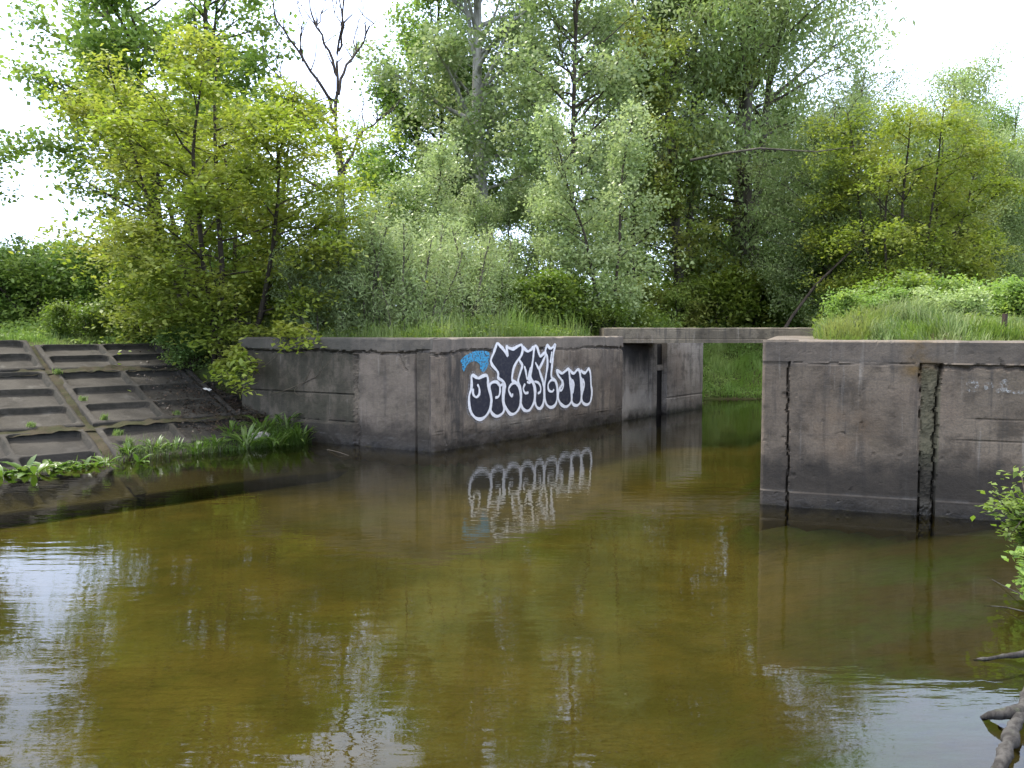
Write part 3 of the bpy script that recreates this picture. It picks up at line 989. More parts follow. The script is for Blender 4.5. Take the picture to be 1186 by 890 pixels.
def grow(P, seed):
    rg = np.random.default_rng(seed)
    tb = Tubes(); cl = []
    H, ns = P['H'], P.get('stems', 1)
    for si in range(ns):
        az = 6.283 * si / ns + rg.uniform(-.5, .5)
        lean = P.get('lean', .03) * (rg.uniform(.5, 1.1) if ns > 1 else 1)
        if 'lean_az' in P: az = P['lean_az']
        h = H * (rg.uniform(.72, 1.0) if ns > 1 else 1)
        d = np.array([math.cos(az) * lean, math.sin(az) * lean, 1])
        base = np.array([math.cos(az), math.sin(az), 0]) * (P.get('base_r', .15) if ns > 1 else 0) + np.array([0, 0, -.25])
        st = poly(rg, base, d, h + .25, 14, P.get('wob', .05), P.get('scurl', .12))
        r0 = P['r0'] * (1 if ns == 1 else rg.uniform(.6, 1.))
        rr = r0 * (1 - np.linspace(0, 1, 15)) ** .75 + .012
        rr[0] *= 1.35
        tb.add(st, rr, 8)
        n1 = P['n1']
        for i in range(n1):
            tt = (i + rg.uniform(0, 1)) / n1
            t = P.get('t0', .2) + (1 - P.get('t0', .2)) * tt * .97
            p, dr = interp(st, t)
            a = i * 2.4 + rg.uniform(-.6, .6) + si
            if ns > 1 and rg.uniform() < P.get('outward', .55): a = az + rg.normal(0, .8)
            el = P['el'][0] + (P['el'][1] - P['el'][0]) * tt + rg.normal(0, .15)
            L1 = P['R'] * PROF[P.get('prof', 'oval')](tt) * rg.uniform(.7, 1.18)
            d1 = np.array([math.cos(a) * math.cos(el), math.sin(a) * math.cos(el), math.sin(el)])
            b1 = poly(rg, p, d1, L1, 6, .11, P.get('curl', .1))
            rb = max(.012, min(r0 * .45, .016 * L1 * P.get('rb', 1.))) * (1 - np.linspace(0, .85, 7))
            tb.add(b1, rb, 5)
            if rg.uniform() < P.get('bare', 0.): continue
            n2 = max(2, int(P['n2'] * (.5 + .6 * L1 / P['R'])))
            ends = [(b1, .38)]
            for j in range(n2):
                f = .22 + .78 * (j + rg.uniform(0, 1)) / n2
                q, dq = interp(b1, min(f, .99)); dq /= np.linalg.norm(dq) + 1e-9
                d2 = dq + rg.normal(0, .75, 3) * np.array([1, 1, P.get('flat2', .55)])
                d2 /= np.linalg.norm(d2)
                L2 = P.get('l2', .42) * L1 * (1.15 - .6 * f) * rg.uniform(.7, 1.2) + .12
                b2 = poly(rg, q, d2, L2, 4, .14, P.get('curl2', P.get('curl', .1)))
                tb.add(b2, max(.006, .011 * L2) * (1 - np.linspace(0, .8, 5)), 3)
                ends.append((b2, .15))
            for b, f0 in ends:
                Lb = np.linalg.norm(np.diff(b, axis=0), axis=1).sum()
                m = max(1, int(Lb * (1 - f0) / P['step']))
                for k in range(m):
                    q, _ = interp(b, min(.999, f0 + (1 - f0) * (k + rg.uniform(0, 1)) / m))
                    cl.append(q)
        if not P.get('bare_top'):
            for k in range(5): cl.append(interp(st, rg.uniform(.85, .999))[0])
    cl = np.array(cl)
    if P.get('gap'):                                         # let whole sprays go missing, unevenly
        g = np.array([mnoise.noise(Vector(c * P.get('gapscale', .55)) + Vector((seed, 0, 0))) for c in cl])
        cl = cl[g > np.quantile(g, P['gap'])]
    cl = cl + rg.normal(0, P.get('cjit', .06), cl.shape)
    k = rg.poisson(P['k'], len(cl))
    c = np.repeat(cl, k, 0)
    sg = np.array([P['sig'][0], P['sig'][0], P['sig'][1]])
    sz = np.repeat(rg.uniform(.6, 1.3, len(cl)), k)[:, None]
    off = rg.normal(0, 1, c.shape) * sg * sz
    if P.get('hang'): off[:, 2] -= np.abs(rg.normal(0, P['hang'], len(c)))
    if P.get('limp'): off[:, 2] -= P['limp'] * (off[:, 0] ** 2 + off[:, 1] ** 2)
    c = c + off
    l, w = P['leaf']
    V, Fq = leaf_arrays(rg, c, l, w, P.get('up', 1.), P.get('jit', .6), P.get('droop', .3))
    var = np.clip(np.repeat(rg.uniform(0, 1, len(cl)), k) * .5 + rg.uniform(0, .5, len(c)), 0, 1)
    return tb.mesh('trunk'), np_mesh('crown', V, Fq, False, var), len(c)


SPEC = {}


def species(key, P, seed, bark, leaf):
    t, c, n = grow(P, seed)
    t.materials.append(M[bark]); c.materials.append(M[leaf])
    SPEC[key] = (t, c)
    print('species', key, n)


def plant(key, name, px, Y, label, cat, group=None, s=1., rz=0., z=None, sx=1., wx=None, leaf=None):
    x = gx(px, Y) if wx is None else wx
    if z is None: z = float(ground_height(np.array([x]), np.array([Y]))[0])
    o = thing(name, (x, Y, z), label, cat, group)
    o.rotation_euler = (0, 0, rz); o.scale = (s * sx, s * sx, s)
    t, c = SPEC[key]
    link_mesh('trunk', t, None, o)
    co = link_mesh('crown', c, None, o)
    if leaf:
        co.material_slots[0].link = 'OBJECT'; co.material_slots[0].material = M[leaf]
    return o


# big trees
species('boxelder', dict(H=7.7, stems=8, lean=.42, base_r=.28, scurl=.35, wob=.05, r0=.06, t0=.16, n1=15, R=1.9, prof='oval', el=(.25, .75), curl=-.15, n2=6, l2=.45, flat2=.3,
                         step=.30, k=54, sig=(.26, .1), limp=.9, leaf=(.115, .062), jit=.5, droop=.5, cjit=.05, gap=.13, outward=.5), 101, 'bark_dark', 'leaf_yellow')
species('maple', dict(H=15.5, stems=4, lean=.19, base_r=.35, scurl=.3, r0=.17, t0=.14, n1=26, R=3.4, prof='oval', el=(.15, .95), curl=-.08, n2=9, l2=.42,
                      step=.42, k=40, sig=(.31, .17), leaf=(.17, .125), jit=.7, gap=.28, droop=.4), 103, 'bark_dark', 'leaf_maple')
species('dark_maple', dict(H=14, stems=2, lean=.12, base_r=.3, r0=.15, t0=.15, n1=34, R=3.0, prof='oval', el=(.2, .9), n2=8,
                           step=.42, k=44, sig=(.36, .2), leaf=(.16, .12), jit=.65, gap=.2), 104, 'bark_dark', 'leaf_dark')
species('poplar', dict(H=20, stems=1, lean=.01, r0=.26, t0=.16, n1=60, R=4.2, prof='oval', el=(.45, 1.0), curl=.12, n2=10, rb=1.5, l2=.4,
                       step=.42, k=48, sig=(.31, .22), leaf=(.15, .12), jit=.9, gap=.3, wob=.03), 105, 'bark_pale', 'leaf_poplar')
species('slim_tree', dict(H=15, stems=1, lean=.02, r0=.09, t0=.08, n1=60, R=2.5, prof='oval', el=(.2, .95), n2=8,
                          step=.36, k=42, sig=(.28, .2), leaf=(.14, .10), jit=.8, gap=.3, wob=.035), 106, 'bark_dark', 'leaf_poplar')
species('olive_tree', dict(H=19, stems=2, lean=.05, base_r=.3, r0=.2, t0=.14, n1=42, R=3.0, prof='oval', el=(.2, .9), n2=9,
                           step=.38, k=38, sig=(.3, .17), leaf=(.145, .105), jit=.7, gap=.3, wob=.035), 107, 'bark_grey', 'leaf_olive')
species('willow', dict(H=15.5, stems=3, lean=.16, base_r=.4, scurl=.2, r0=.24, t0=.1, n1=34, R=4.0, prof='round', el=(.15, 1.0), curl=-.1, n2=10, l2=.42,
                       step=.36, k=40, sig=(.31, .24), hang=.3, leaf=(.15, .06), jit=.8, up=.6, droop=1.2, gap=.1), 108, 'bark_grey', 'leaf_willow')
species('birch', dict(H=14, stems=3, lean=.12, base_r=.4, r0=.15, t0=.06, n1=40, R=3.2, prof='top', el=(.25, 1.0), curl=-.15, n2=10, l2=.45,
                      step=.36, k=44, sig=(.32, .26), hang=.3, leaf=(.13, .07), jit=.8, up=.6, droop=1.0, gap=.12), 109, 'bark_grey', 'leaf_willow')
species('aspen', dict(H=6.5, stems=2, lean=.1, base_r=.12, r0=.055, t0=.1, n1=26, R=1.25, prof='oval', el=(.3, 1.0), n2=6,
                      step=.24, k=34, sig=(.22, .17), leaf=(.10, .07), jit=.9, gap=.12), 110, 'bark_dark', 'leaf_silver')
# shrubs
species('silver_shrub', dict(H=2.7, stems=11, lean=.26, base_r=.45, r0=.018, t0=.08, n1=11, R=.55, prof='oval', el=(.5, 1.1), n2=4,
                             step=.13, k=20, sig=(.12, .13), leaf=(.10, .026), jit=.9, up=.5, droop=.1), 111, 'bark_grey', 'leaf_silver')
species('green_shrub', dict(H=1.5, stems=9, lean=.4, base_r=.25, r0=.02, t0=.05, n1=9, R=.6, prof='oval', el=(.3, .9), n2=4,
                            step=.15, k=22, sig=(.15, .09), leaf=(.105, .06), jit=.6), 112, 'bark_dark', 'leaf_fresh')
species('leafy_shrub', dict(H=2.6, stems=8, lean=.4, base_r=.3, r0=.03, t0=.06, n1=12, R=1.0, prof='oval', el=(.2, .9), n2=5, flat2=.4,
                            step=.2, k=26, sig=(.2, .1), limp=.6, leaf=(.12, .07), jit=.5), 113, 'bark_dark', 'leaf_maple')

# --- the named trees of the photograph
plant('boxelder', 'boxelder_tree', 258, 19.3, 'bright yellow-green bushy tree with many thin stems at the head of the paved slope', 'tree', rz=.4, z=1.15, sx=1.14)
plant('maple', 'maple_tree', 200, 27, 'tall mid-green tree rising behind the yellow-green bushy tree', 'tree', rz=1.0)
plant('maple', 'maple_tree', -140, 25, 'tall green tree whose branch tips enter at the left edge', 'tree', rz=2.6, s=.9)
plant('dark_maple', 'maple_tree', 486, 31, 'dark green tree right beside the bare dead tree', 'tree', rz=.2, s=.93)
plant('poplar', 'poplar_tree', 577, 30, 'tall grey-green tree with a thick pale trunk and pale limbs', 'tree', rz=2.1)
plant('slim_tree', 'slender_tree', 655, 26, 'slender green tree with a thin dark trunk right of the pale trunk', 'tree', 'slender trees in the wood', rz=.3)
plant('slim_tree', 'slender_tree', 735, 33, 'slender tall tree left of the olive tree, in the middle of the wood', 'tree', 'slender trees in the wood', rz=2.3, s=1.25)
plant('slim_tree', 'slender_tree', 520, 34, 'slender tree between the dark green tree and the pale trunk', 'tree', 'slender trees in the wood', rz=4.0, s=1.1, leaf='leaf_maple')
plant('olive_tree', 'olive_green_tree', 790, 33, 'tall tree with olive and tan leaves above the footbridge', 'tree', rz=.9, s=1.1)
plant('willow', 'willow_tree', 868, 35, 'broad dense grey-green willow to the right of the olive tree', 'tree', 'willows on the right', rz=.6, s=1.45)
plant('willow', 'willow_tree', 965, 30, 'lower willow filling in beside the broad willow', 'tree', 'willows on the right', rz=3.4, s=.64)
plant('boxelder', 'boxelder_tree', 1040, 27.5, 'yellow-green tree in front of the tall pale willow on the right', 'tree', rz=1.9, s=1.06, sx=1.0)
plant('birch', 'birch_tree', 1085, 40, 'tall soft grey-green tree with a pointed top against the sky on the right', 'tree', rz=.2, s=.93)
plant('willow', 'willow_tree', 1190, 37, 'rounded olive-green willow at the right edge', 'tree', 'willows on the right', rz=5.0, s=.68, leaf='leaf_maple')
plant('birch', 'birch_tree', 1150, 33, 'short grey-green tree right of the yellow-green tree', 'tree', rz=2.4, s=.62)
plant('aspen', 'young_aspen', 706, 22.5, 'young silvery tree standing behind the left end of the footbridge', 'tree', 'young silvery trees', rz=.5)
plant('aspen', 'young_aspen', 505, 24, 'young silvery tree in front of the slender tree by the pale trunk', 'tree', 'young silvery trees', rz=1.9, s=.88)
plant('aspen', 'young_aspen', 402, 23, 'young silvery tree at the foot of the bare dead tree', 'tree', 'young silvery trees', rz=3.1, s=.72, sx=1.15)
plant('aspen', 'young_aspen', 640, 24, 'young silvery tree just left of the slender dark trunk', 'tree', 'young silvery trees', rz=4.4, s=.7)
plant('aspen', 'young_aspen', 548, 26.5, 'young silvery tree half hiding the foot of the thick pale trunk', 'tree', 'young silvery trees', rz=5.4, s=.74)
plant('aspen', 'young_aspen', 596, 27.5, 'young silvery tree close right of the thick pale trunk', 'tree', 'young silvery trees', rz=2.7, s=.8)
plant('leafy_shrub', 'leafy_shrub', 965, 31, 'green shrub in the shade below the low willow', 'shrub', 'green shrubs in the wood', rz=2, s=1.5)
# background trees, all far behind
for i, (px, Y, k, s, rz, lb) in enumerate((
        (300, 54, 'dark_maple', .42, 1.0, 'small dark far tree low behind the yellow-green tree'),
        (480, 46, 'dark_maple', .85, 2.0, 'dark far tree behind the slender tree left of the pale trunk'),
        (625, 48, 'slim_tree', 1.1, 3.0, 'dark far tree behind the right side of the pale trunk'),
        (705, 50, 'dark_maple', .9, 4.0, 'dark far tree behind the young silvery tree by the footbridge'),
        (835, 45, 'dark_maple', 1.0, 5.0, 'dark far tree between the olive tree and the broad willow'),
        (930, 46, 'dark_maple', .85, .5, 'dark far tree behind the low willow'),
        (1010, 44, 'dark_maple', .62, 3.7, 'dark far tree behind the yellow-green tree on the right'),
        (1140, 50, 'willow', .75, 1.4, 'far grey-green tree behind the right edge of the wood'),
        (30, 50, 'dark_maple', .42, 2.2, 'low dark far tree at the left behind the hedge'))):
    plant(k, 'background_tree', px, Y, lb, 'tree', 'trees at the back of the wood', s=s, rz=rz, leaf='leaf_dark' if k == 'slim_tree' else None)

# shrubs along the wall top
for i, (px, Y, s, lb) in enumerate(((385, 18.9, .9, 'leftmost silver-green willow shrub above the side wall'), (428, 19.2, 1.12, 'silver-green willow shrub second from the left above the wall corner'),
                                    (470, 18.6, 1.0, 'silver-green willow shrub above the black stain at the wall corner'), (518, 19.9, 1.02, 'silver-green willow shrub above the left end of the graffiti'),
                                    (556, 21.2, .95, 'rightmost silver-green willow shrub, under the thick pale trunk'))):
    plant('silver_shrub', 'willow_shrub', px, Y, lb, 'shrub', 'silver willow shrubs above the wall', s=s, rz=i * 1.3)
for i, (px, Y, s, lf, lb) in enumerate(((602, 21.9, 1.15, None, 'fresh green shrub above the tall graffiti letters'), (645, 22.6, 1.15, None, 'fresh green shrub above the small graffiti letters'),
                                    (690, 22.2, .72, None, 'small fresh green shrub at the left end of the footbridge'), (735, 24.6, 1.2, None, 'fresh green shrub behind the left half of the footbridge'),
                                    (772, 31, 1.35, 'leaf_olive', 'olive green shrub behind the middle of the footbridge'), (826, 32.5, 1.7, 'leaf_yellow', 'yellow-green shrub behind the footbridge right of its middle'),
                                    (866, 33.5, 2.0, 'leaf_yellow', 'tall yellow-green shrub behind the right half of the footbridge'), (915, 33, 1.4, 'leaf_maple', 'dim green shrub behind the right end of the footbridge'))):
    plant('green_shrub', 'green_shrub', px, Y, lb, 'shrub', 'shrubs behind the footbridge', s=s, rz=i * 1.7, leaf=lf)
for i, (px, Y, s, lf, lb) in enumerate(((1003, 17.2, .66, 'leaf_maple', 'small mid-green shrub at the left of the grassy mound'), (1046, 18.6, .95, None, 'fresh green shrub on the middle of the grassy mound'),
                                    (1094, 16.6, .66, 'leaf_willow', 'pale grey-green shrub left of the small metal post'), (1138, 18.4, .9, 'leaf_maple', 'mid-green shrub behind the small metal post'), (1178, 17.5, .8, 'leaf_maple', 'darker green shrub at the right edge above the wall'))):
    plant('green_shrub', 'green_shrub', px, Y, lb, 'shrub', 'shrubs on the right mound', s=s, rz=i * 1.1 + .3, leaf=lf)
for i, (px, Y, s, lf, lb) in enumerate(((-40, 25, 1.1, 'leaf_maple', 'hedge shrub at the far left edge above the slope'), (10, 28, 1.25, 'leaf_dark', 'dark green hedge shrub, second from the left above the slope'),
                                    (55, 25.5, 1.15, None, 'mid-green hedge shrub above the left slab column'), (100, 28, 1.2, 'leaf_dark', 'dark hedge shrub behind the left side of the yellow-green tree'),
                                    (150, 26, .95, None, 'mid-green hedge shrub behind the stems of the yellow-green tree'), (325, 22, .75, 'leaf_fresh', 'light green shrub between the yellow-green tree and the silver shrubs'),
                                    (230, 24, .9, 'leaf_dark', 'dark shrub behind the stems of the yellow-green tree'), (345, 27, 1.2, 'leaf_dark', 'dark green shrub behind the light green shrub left of the dead tree'))):
    plant('leafy_shrub', 'hedge_shrub', px, Y, lb, 'shrub', 'hedge shrubs on the left', s=s, rz=i * 1.9, leaf=lf)
for i, (px, Y, s, lf, lb) in enumerate(((175, 20.6, .62, 'leaf_yellow', 'low yellow-green shrub at the grassy top of the slope'), (95, 20.4, .42, 'leaf_fresh', 'low shrub in the grass above the weedy seam'),
                                       (222, 19.0, .4, 'leaf_dark', 'low dark shrub under the yellow-green tree'))):
    plant('green_shrub', 'low_shrub', px, Y, lb, 'shrub', 'low shrubs at the slope top', s=s * 1.6, rz=i, leaf=lf)

# --- dead tree, traced as limbs with depth
dt = thing('dead_tree', (gx(395, 26), 26, 1.9), 'bare dead tree with dark forked limbs against the sky', 'tree')
rg = np.random.default_rng(77)
trunk, limbs = Tubes(), Tubes()
D0 = np.array(dt.location)
def P3(px, py, dy=0.): return at(px, py, 26 + dy) - D0
trunk.add([P3(396, 390), P3(397, 300), P3(394, 240), P3(395, 200), P3(391, 160)], [.17, .14, .125, .115, .1], 8)
DEAD = [([(395, 215), (393, 190), (391, 160), (389, 120), (391, 75), (396, 30), (404, -40)], 0, .08), ([(390, 135), (376, 105), (352, 70), (335, 45), (318, 15), (315, -20)], -1, .05),
        ([(392, 155), (372, 135), (352, 115), (332, 98), (306, 70), (298, 52)], .8, .045), ([(391, 110), (398, 85), (412, 62), (424, 42), (436, 20)], .9, .05),
        ([(391, 90), (380, 60), (366, 30), (356, 0), (350, -25)], .5, .045), ([(395, 200), (388, 175), (378, 150), (370, 130), (352, 105)], -1.2, .05),
        ([(394, 232), (376, 222), (356, 208), (340, 196), (330, 182)], .4, .05), ([(397, 205), (408, 180), (424, 150), (445, 135), (470, 110)], 1.2, .05),
        ([(393, 60), (398, 30), (395, 0), (398, -30)], -.5, .035), ([(352, 70), (348, 45), (352, 25), (344, 5)], -1, .022), ([(366, 30), (374, 12), (378, -15)], .6, .02),
        ([(332, 98), (322, 80), (318, 66)], .8, .018), ([(412, 62), (412, 40), (420, 15), (418, -10)], .9, .022), ([(372, 135), (360, 138), (345, 128), (334, 130)], .9, .02),
        ([(396, 30), (388, 15), (384, -10)], 0, .02), ([(335, 45), (326, 40), (320, 30)], -1, .014), ([(394, 232), (378, 238), (362, 232), (350, 240)], .9, .03), ([(424, 150), (420, 130), (428, 112)], 1.2, .02)]
for pts, dy, r in DEAD:
    cc = catmull(pts, False, 3)
    q = np.array([P3(p[0], p[1], dy * (i / len(cc)) * 1.6) for i, p in enumerate(cc)]) + rg.normal(0, .03, (len(cc), 3))
    (limbs).add(q, 1.1 * r * (1 - .8 * np.linspace(0, 1, len(q))), 6)
    for _ in range(9):
        i = rg.integers(len(q) // 3, len(q)); a = q[i]
        d = rg.normal(0, .6, 3); d[2] = abs(d[2]) + .4
        limbs.add(poly(rg, a, d, rg.uniform(.4, 1.5), 4, .2, .1), np.linspace(r * .3 + .005, .004, 5), 4)
link_mesh('trunk', trunk.mesh('trunk'), M['bark_red'], dt)
link_mesh('limb', limbs.mesh('limb'), M['bark_red'], dt)

# --- pale leaning limb trees: thick dead limbs seen among the crowns
lt = thing('leaning_tree', (gx(902, 27), 27, 2.0), 'thin dark leaning trunk rising to the right beneath the broad willow', 'tree')
D1 = np.array(lt.location); tb = Tubes()
def P4(px, py, Y=27): return at(px, py, Y) - D1
tb.add([P4(902, 392), P4(918, 366), P4(945, 330), P4(985, 292), P4(1010, 262)], [.06, .05, .04, .03, .018], 8)
link_mesh('trunk', tb.mesh('trunk'), M['bark_dark'], lt)
tb = Tubes()
tb.add([P4(800, 186, 27.5), P4(838, 178, 26.5), P4(880, 172, 26), P4(945, 176, 26), P4(990, 170, 26)], [.05, .04, .03, .02, .01], 6)
lb = thing('bare_branch', (0, 0, 0), 'pale bare branch reaching right out of the olive tree', 'branch')
lb.location = lt.location
link_mesh('limb', tb.mesh('limb'), M['bark_grey'], lb)

# ------------------------------------------------------------------ grass and undergrowth (nobody could count these)
def blades(rg, P, h, w, lean=.5, name='grass'):
    n = len(P)
    az = 3.0 * vnoise(P[:, 0] * 2.2, P[:, 1] * 2.2, 41) + rg.normal(0, .9, n); d = np.stack([np.cos(az), np.sin(az), np.zeros(n)], 1)
    s = np.stack([-np.sin(az), np.cos(az), np.zeros(n)], 1)
    cl = .72 + .5 * np.clip(vnoise(P[:, 0] * 4.5, P[:, 1] * 4.5, 43), -.8, 1)
    hh = (h * cl * rg.uniform(.45, 1.3, n))[:, None]; ww = (w * rg.uniform(.6, 1.2, n))[:, None]
    le = (lean * rg.uniform(.1, 1.0, n))[:, None]
    up = np.array([0, 0, 1.])
    m = P + up * hh * .6 + d * hh * le * .28
    t = P + up * hh * (1 - .25 * le) + d * hh * le * .85
    V = np.stack([P - s * ww / 2, P + s * ww / 2, m + s * ww * .38, m - s * ww * .38, t], 1).reshape(-1, 3)
    i = np.arange(n)[:, None] * 5
    q = i + np.array([[0, 1, 2, 3]]); tr = i + np.array([[3, 2, 4]])
    var = rg.uniform(0, 1, n)
    return np_mesh(name, V, [q, tr], False, np.concatenate([var, var]))


def scatter(rg, n, xr, yr, keep):
    x = rg.uniform(*xr, n); y = rg.uniform(*yr, n)
    z = ground_height(x, y)
    m = keep(x, y, z)
    return np.stack([x, y, z - .02], 1)[m]


rg = np.random.default_rng(9)
dB = lambda x, y: (x - CORN[0]) * -NB[0] + (y - CORN[1]) * -NB[1]         # behind the channel face
an_ = np.array([A_DIR[1], -A_DIR[0]])
if an_ @ (np.array([-8, 12]) - J) < 0: an_ = -an_
dA = lambda x, y: -((x - J[0]) * an_[0] + (y - J[1]) * an_[1])
drR = lambda x, y: (x - RC[0]) * R_N[0] + (y - RC[1]) * R_N[1]
dCh = lambda x, y: (x - RC[0]) * chd[1] - (y - RC[1]) * chd[0]
near_wall = lambda x, y: np.minimum(dB(x, y), dA(x, y))
P = scatter(rg, 90000, (-8, 6), (15, 27), lambda x, y, z: (near_wall(x, y) > .38) & (z > 1.7) & (near_wall(x, y) < 3.2) & (np.random.default_rng(1).uniform(0, 1, len(x)) < np.exp(-(near_wall(x, y) - .4) / 1.4)) & ~((y > 19.9) & (x > 1.9) & (y < 22.3)))
tag(link_mesh('tall_grass', blades(rg, P, (.62 + .2 * vnoise(P[:, 0], P[:, 1], 3)), .014, .7, 'tall_grass'), M['grass_dry']), 'tall pale green grass along the top of the graffiti wall', 'grass', kind='stuff')
P = scatter(rg, 46000, (3.3, 11), (8.5, 17), lambda x, y, z: (drR(x, y) > .5) & (dCh(x, y) > .45) & (z > 1.7) & (np.random.default_rng(2).uniform(0, 1, len(x)) < np.clip(1.3 - .1 * drR(x, y), .3, 1)))
ml = .24 + .24 * np.exp(-((P[:, 0] - 5.3) ** 2 / 2.2 + (P[:, 1] - 12.8) ** 2 / 4)) + .06 * vnoise(P[:, 0] * 2, P[:, 1] * 2, 1)
tag(link_mesh('mound_grass', blades(rg, P, ml, .017, 1.25, 'mound_grass'), M['grass']), 'bright green long grass on the mound above the right wall', 'grass', kind='stuff')
P = scatter(rg, 60000, (4.5, 12), (23, 34), lambda x, y, z: (z > .03))
tag(link_mesh('bank_grass', blades(rg, P, .36 + .12 * vnoise(P[:, 0] * 1.5, P[:, 1] * 1.5, 2), .02, .8, 'bank_grass'), M['bank_grass']), 'green grass on the far bank seen under the footbridge', 'grass', kind='stuff')
P = scatter(rg, 42000, (-17, -4.5), (15, 26), lambda x, y, z: ((((x - J[0]) * PUP[0] + (y - J[1]) * PUP[1]) > 5.25 + .35 * vnoise(x * 1.5, y * 1.5, 1)) & (z > 1.2)))
tag(link_mesh('slope_grass', blades(rg, P, .28 + .12 * vnoise(P[:, 0] * .9, P[:, 1] * .9, 2), .016, .8, 'slope_grass'), M['grass_dry']), 'green grass above the paved slope on the left', 'grass', kind='stuff')


def leafcover(name, n, xr, yr, keep, hmax, size, mat, seed, lab, jit=.6):
    rg = np.random.default_rng(seed)
    P = scatter(rg, n, xr, yr, keep)
    hm = hmax * (.55 + .45 * vnoise(P[:, 0] * .9, P[:, 1] * .9, seed)).clip(.1)
    P[:, 2] += hm * rg.beta(2, 1.4, len(P))
    V, Fq = leaf_arrays(rg, P, size[0], size[1], 1., jit, .3)
    tag(link_mesh(name, np_mesh(name, V, Fq, False, rg.uniform(0, 1, len(P))), M[mat]), lab, 'undergrowth', kind='stuff')


leafcover('undergrowth', 60000, (-18, 16), (21.5, 34), lambda x, y, z: (z > 1.7) & (near_wall(x, y) > 1.2) & ~((y < 22.4) & (x > 1.9)), .9, (.12, .07), 'leaf_fresh', 21, 'green leafy undergrowth beneath the trees')
leafcover('wall_top_weeds', 26000, (-8, 3), (15, 24), lambda x, y, z: (near_wall(x, y) > .35) & (z > 1.7) & (near_wall(x, y) < 2.4), .62, (.09, .035), 'leaf_fresh', 26, 'small leafy weeds in the grass above the graffiti wall')
leafcover('bank_weeds', 12000, (4.8, 11), (24, 31), lambda x, y, z: z > .02, .35, (.10, .05), 'bank_grass', 22, 'leafy weeds on the far bank seen under the footbridge')
leafcover('mound_weeds', 20000, (5, 14), (13.5, 20), lambda x, y, z: (z > 1.7) & (dCh(x, y) > .8), .55, (.10, .055), 'leaf_fresh', 23, 'leafy weeds behind the long grass on the right mound')
leafcover('dark_undergrowth', 80000, (-30, 26), (34, 60), lambda x, y, z: z > 1.7, 4.2, (.26, .18), 'leaf_dark', 24, 'dark undergrowth deep in the wood')
leafcover('bush_foot_weeds', 9000, (-14, -6), (19.5, 25), lambda x, y, z: (z > 1.5), .6, (.11, .06), 'leaf_maple', 25, 'leafy weeds in the grass above the paved slope')
# fallen leaves in the corner of the slope
rg = np.random.default_rng(31)
pl = np.array([on_slope(s, b, .0) for s, b in zip(rg.uniform(-2.3, .2, 15000), .9 + np.abs(rg.normal(0, 1.5, 15000)))])
keepm = rg.uniform(0, 1, len(pl)) < np.clip(.42 - .25 * np.abs((pl @ ESL) - (np.array([J[0], J[1], 0]) @ ESL) + .6), .08, 1)
pl = pl[keepm] + NSL * rg.uniform(-.1, .04, keepm.sum())[:, None]
V, Fq = leaf_arrays(rg, pl, .055, .035, 1, .4)
tag(link_mesh('leaf_litter', np_mesh('leaf_litter', V, Fq, False, rg.uniform(0, 1, len(pl))), M['litter_leaf']), 'brown fallen leaves in the corner of slope and wall', 'leaves', kind='stuff')


# ------------------------------------------------------------------ waterside plants
def broad_leaf(V, Fq, UVv, base, az, el, L, Wd, bend, rg):
    """one long leaf, five cross sections, folded along the midrib"""
    n0 = len(V)
    d = np.array([math.cos(az), math.sin(az), 0]); s = np.array([-d[1], d[0], 0])
    p = np.array(base, float); e = el
    prof = [.15, .75, 1., .8, .05]
    for k in range(5):
        w = Wd * prof[k] * .5
        up = np.array([0, 0, 1.]) * math.cos(e) - d * math.sin(e)
        V += [p - s * w + up * w * .35, p, p + s * w + up * w * .35]
        e -= bend / 4
        p = p + (d * math.cos(e) + np.array([0, 0, 1.]) * math.sin(e)) * L / 4
    for k in range(4):
        a = n0 + 3 * k
        Fq += [(a, a + 1, a + 4, a + 3), (a + 1, a + 2, a + 5, a + 4)]


def leaf_plant(seed, n, L, W_, el=(.5, 1.3), bend=.9, spread=.05, stem=0.):
    rg = np.random.default_rng(seed); V, Fq, at_ = [], [], []
    for i in range(n):
        az = i * 2.4 + rg.uniform(-.5, .5); l = L * rg.uniform(.6, 1.15)
        b = np.array([math.cos(az), math.sin(az), 0]) * spread * rg.uniform(0, 1) + np.array([0, 0, stem * rg.uniform(0, 1)])
        f0 = len(Fq)
        broad_leaf(V, Fq, None, b, az, rg.uniform(*el), l, W_ * l / L * rg.uniform(.8, 1.2), bend * rg.uniform(.4, 1.2), rg)
        at_ += [rg.uniform(0, 1)] * (len(Fq) - f0)
    return np_mesh('leaf_plant', np.array(V), np.array(Fq), True, at_)


wp_ = [leaf_plant(k, 11, .30, .10, (.35, 1.25), 1.1, .06) for k in (51, 52, 53)]
sp_ = [leaf_plant(k, 46, .24, .034, (.5, 1.4), .9, .16, .16) for k in (61, 62)]
for m_ in wp_ + sp_: m_.materials.append(M['weed'])
rg = np.random.default_rng(13)
lab_w = ['leftmost', 'second', 'third', 'fourth', 'fifth', 'sixth', 'seventh', 'eighth', 'ninth', 'tenth', 'eleventh', 'twelfth']
for i, px in enumerate((4, 16, 29, 40, 52, 64, 75, 86, 97, 109, 122, 160)):
    py = 549 - .093 * px + rg.uniform(-2, 3)
    r_ = ray(px, py); Y = -EYE / r_[2]
    o = link_mesh('broadleaf_plant', wp_[i % 3])
    o.location = (r_[0] * Y, Y, -.02); o.rotation_euler = (0, 0, rg.uniform(0, 6.28)); sc = rg.uniform(.75, 1.15); o.scale = (sc, sc, sc)
    tag(o, f'broad-leaved green water plant below the slabs, {lab_w[i]} from the left' if i else 'broad-leaved green water plant at the left edge of the waterline', 'water plant', 'broad-leaved plants at the waterline')
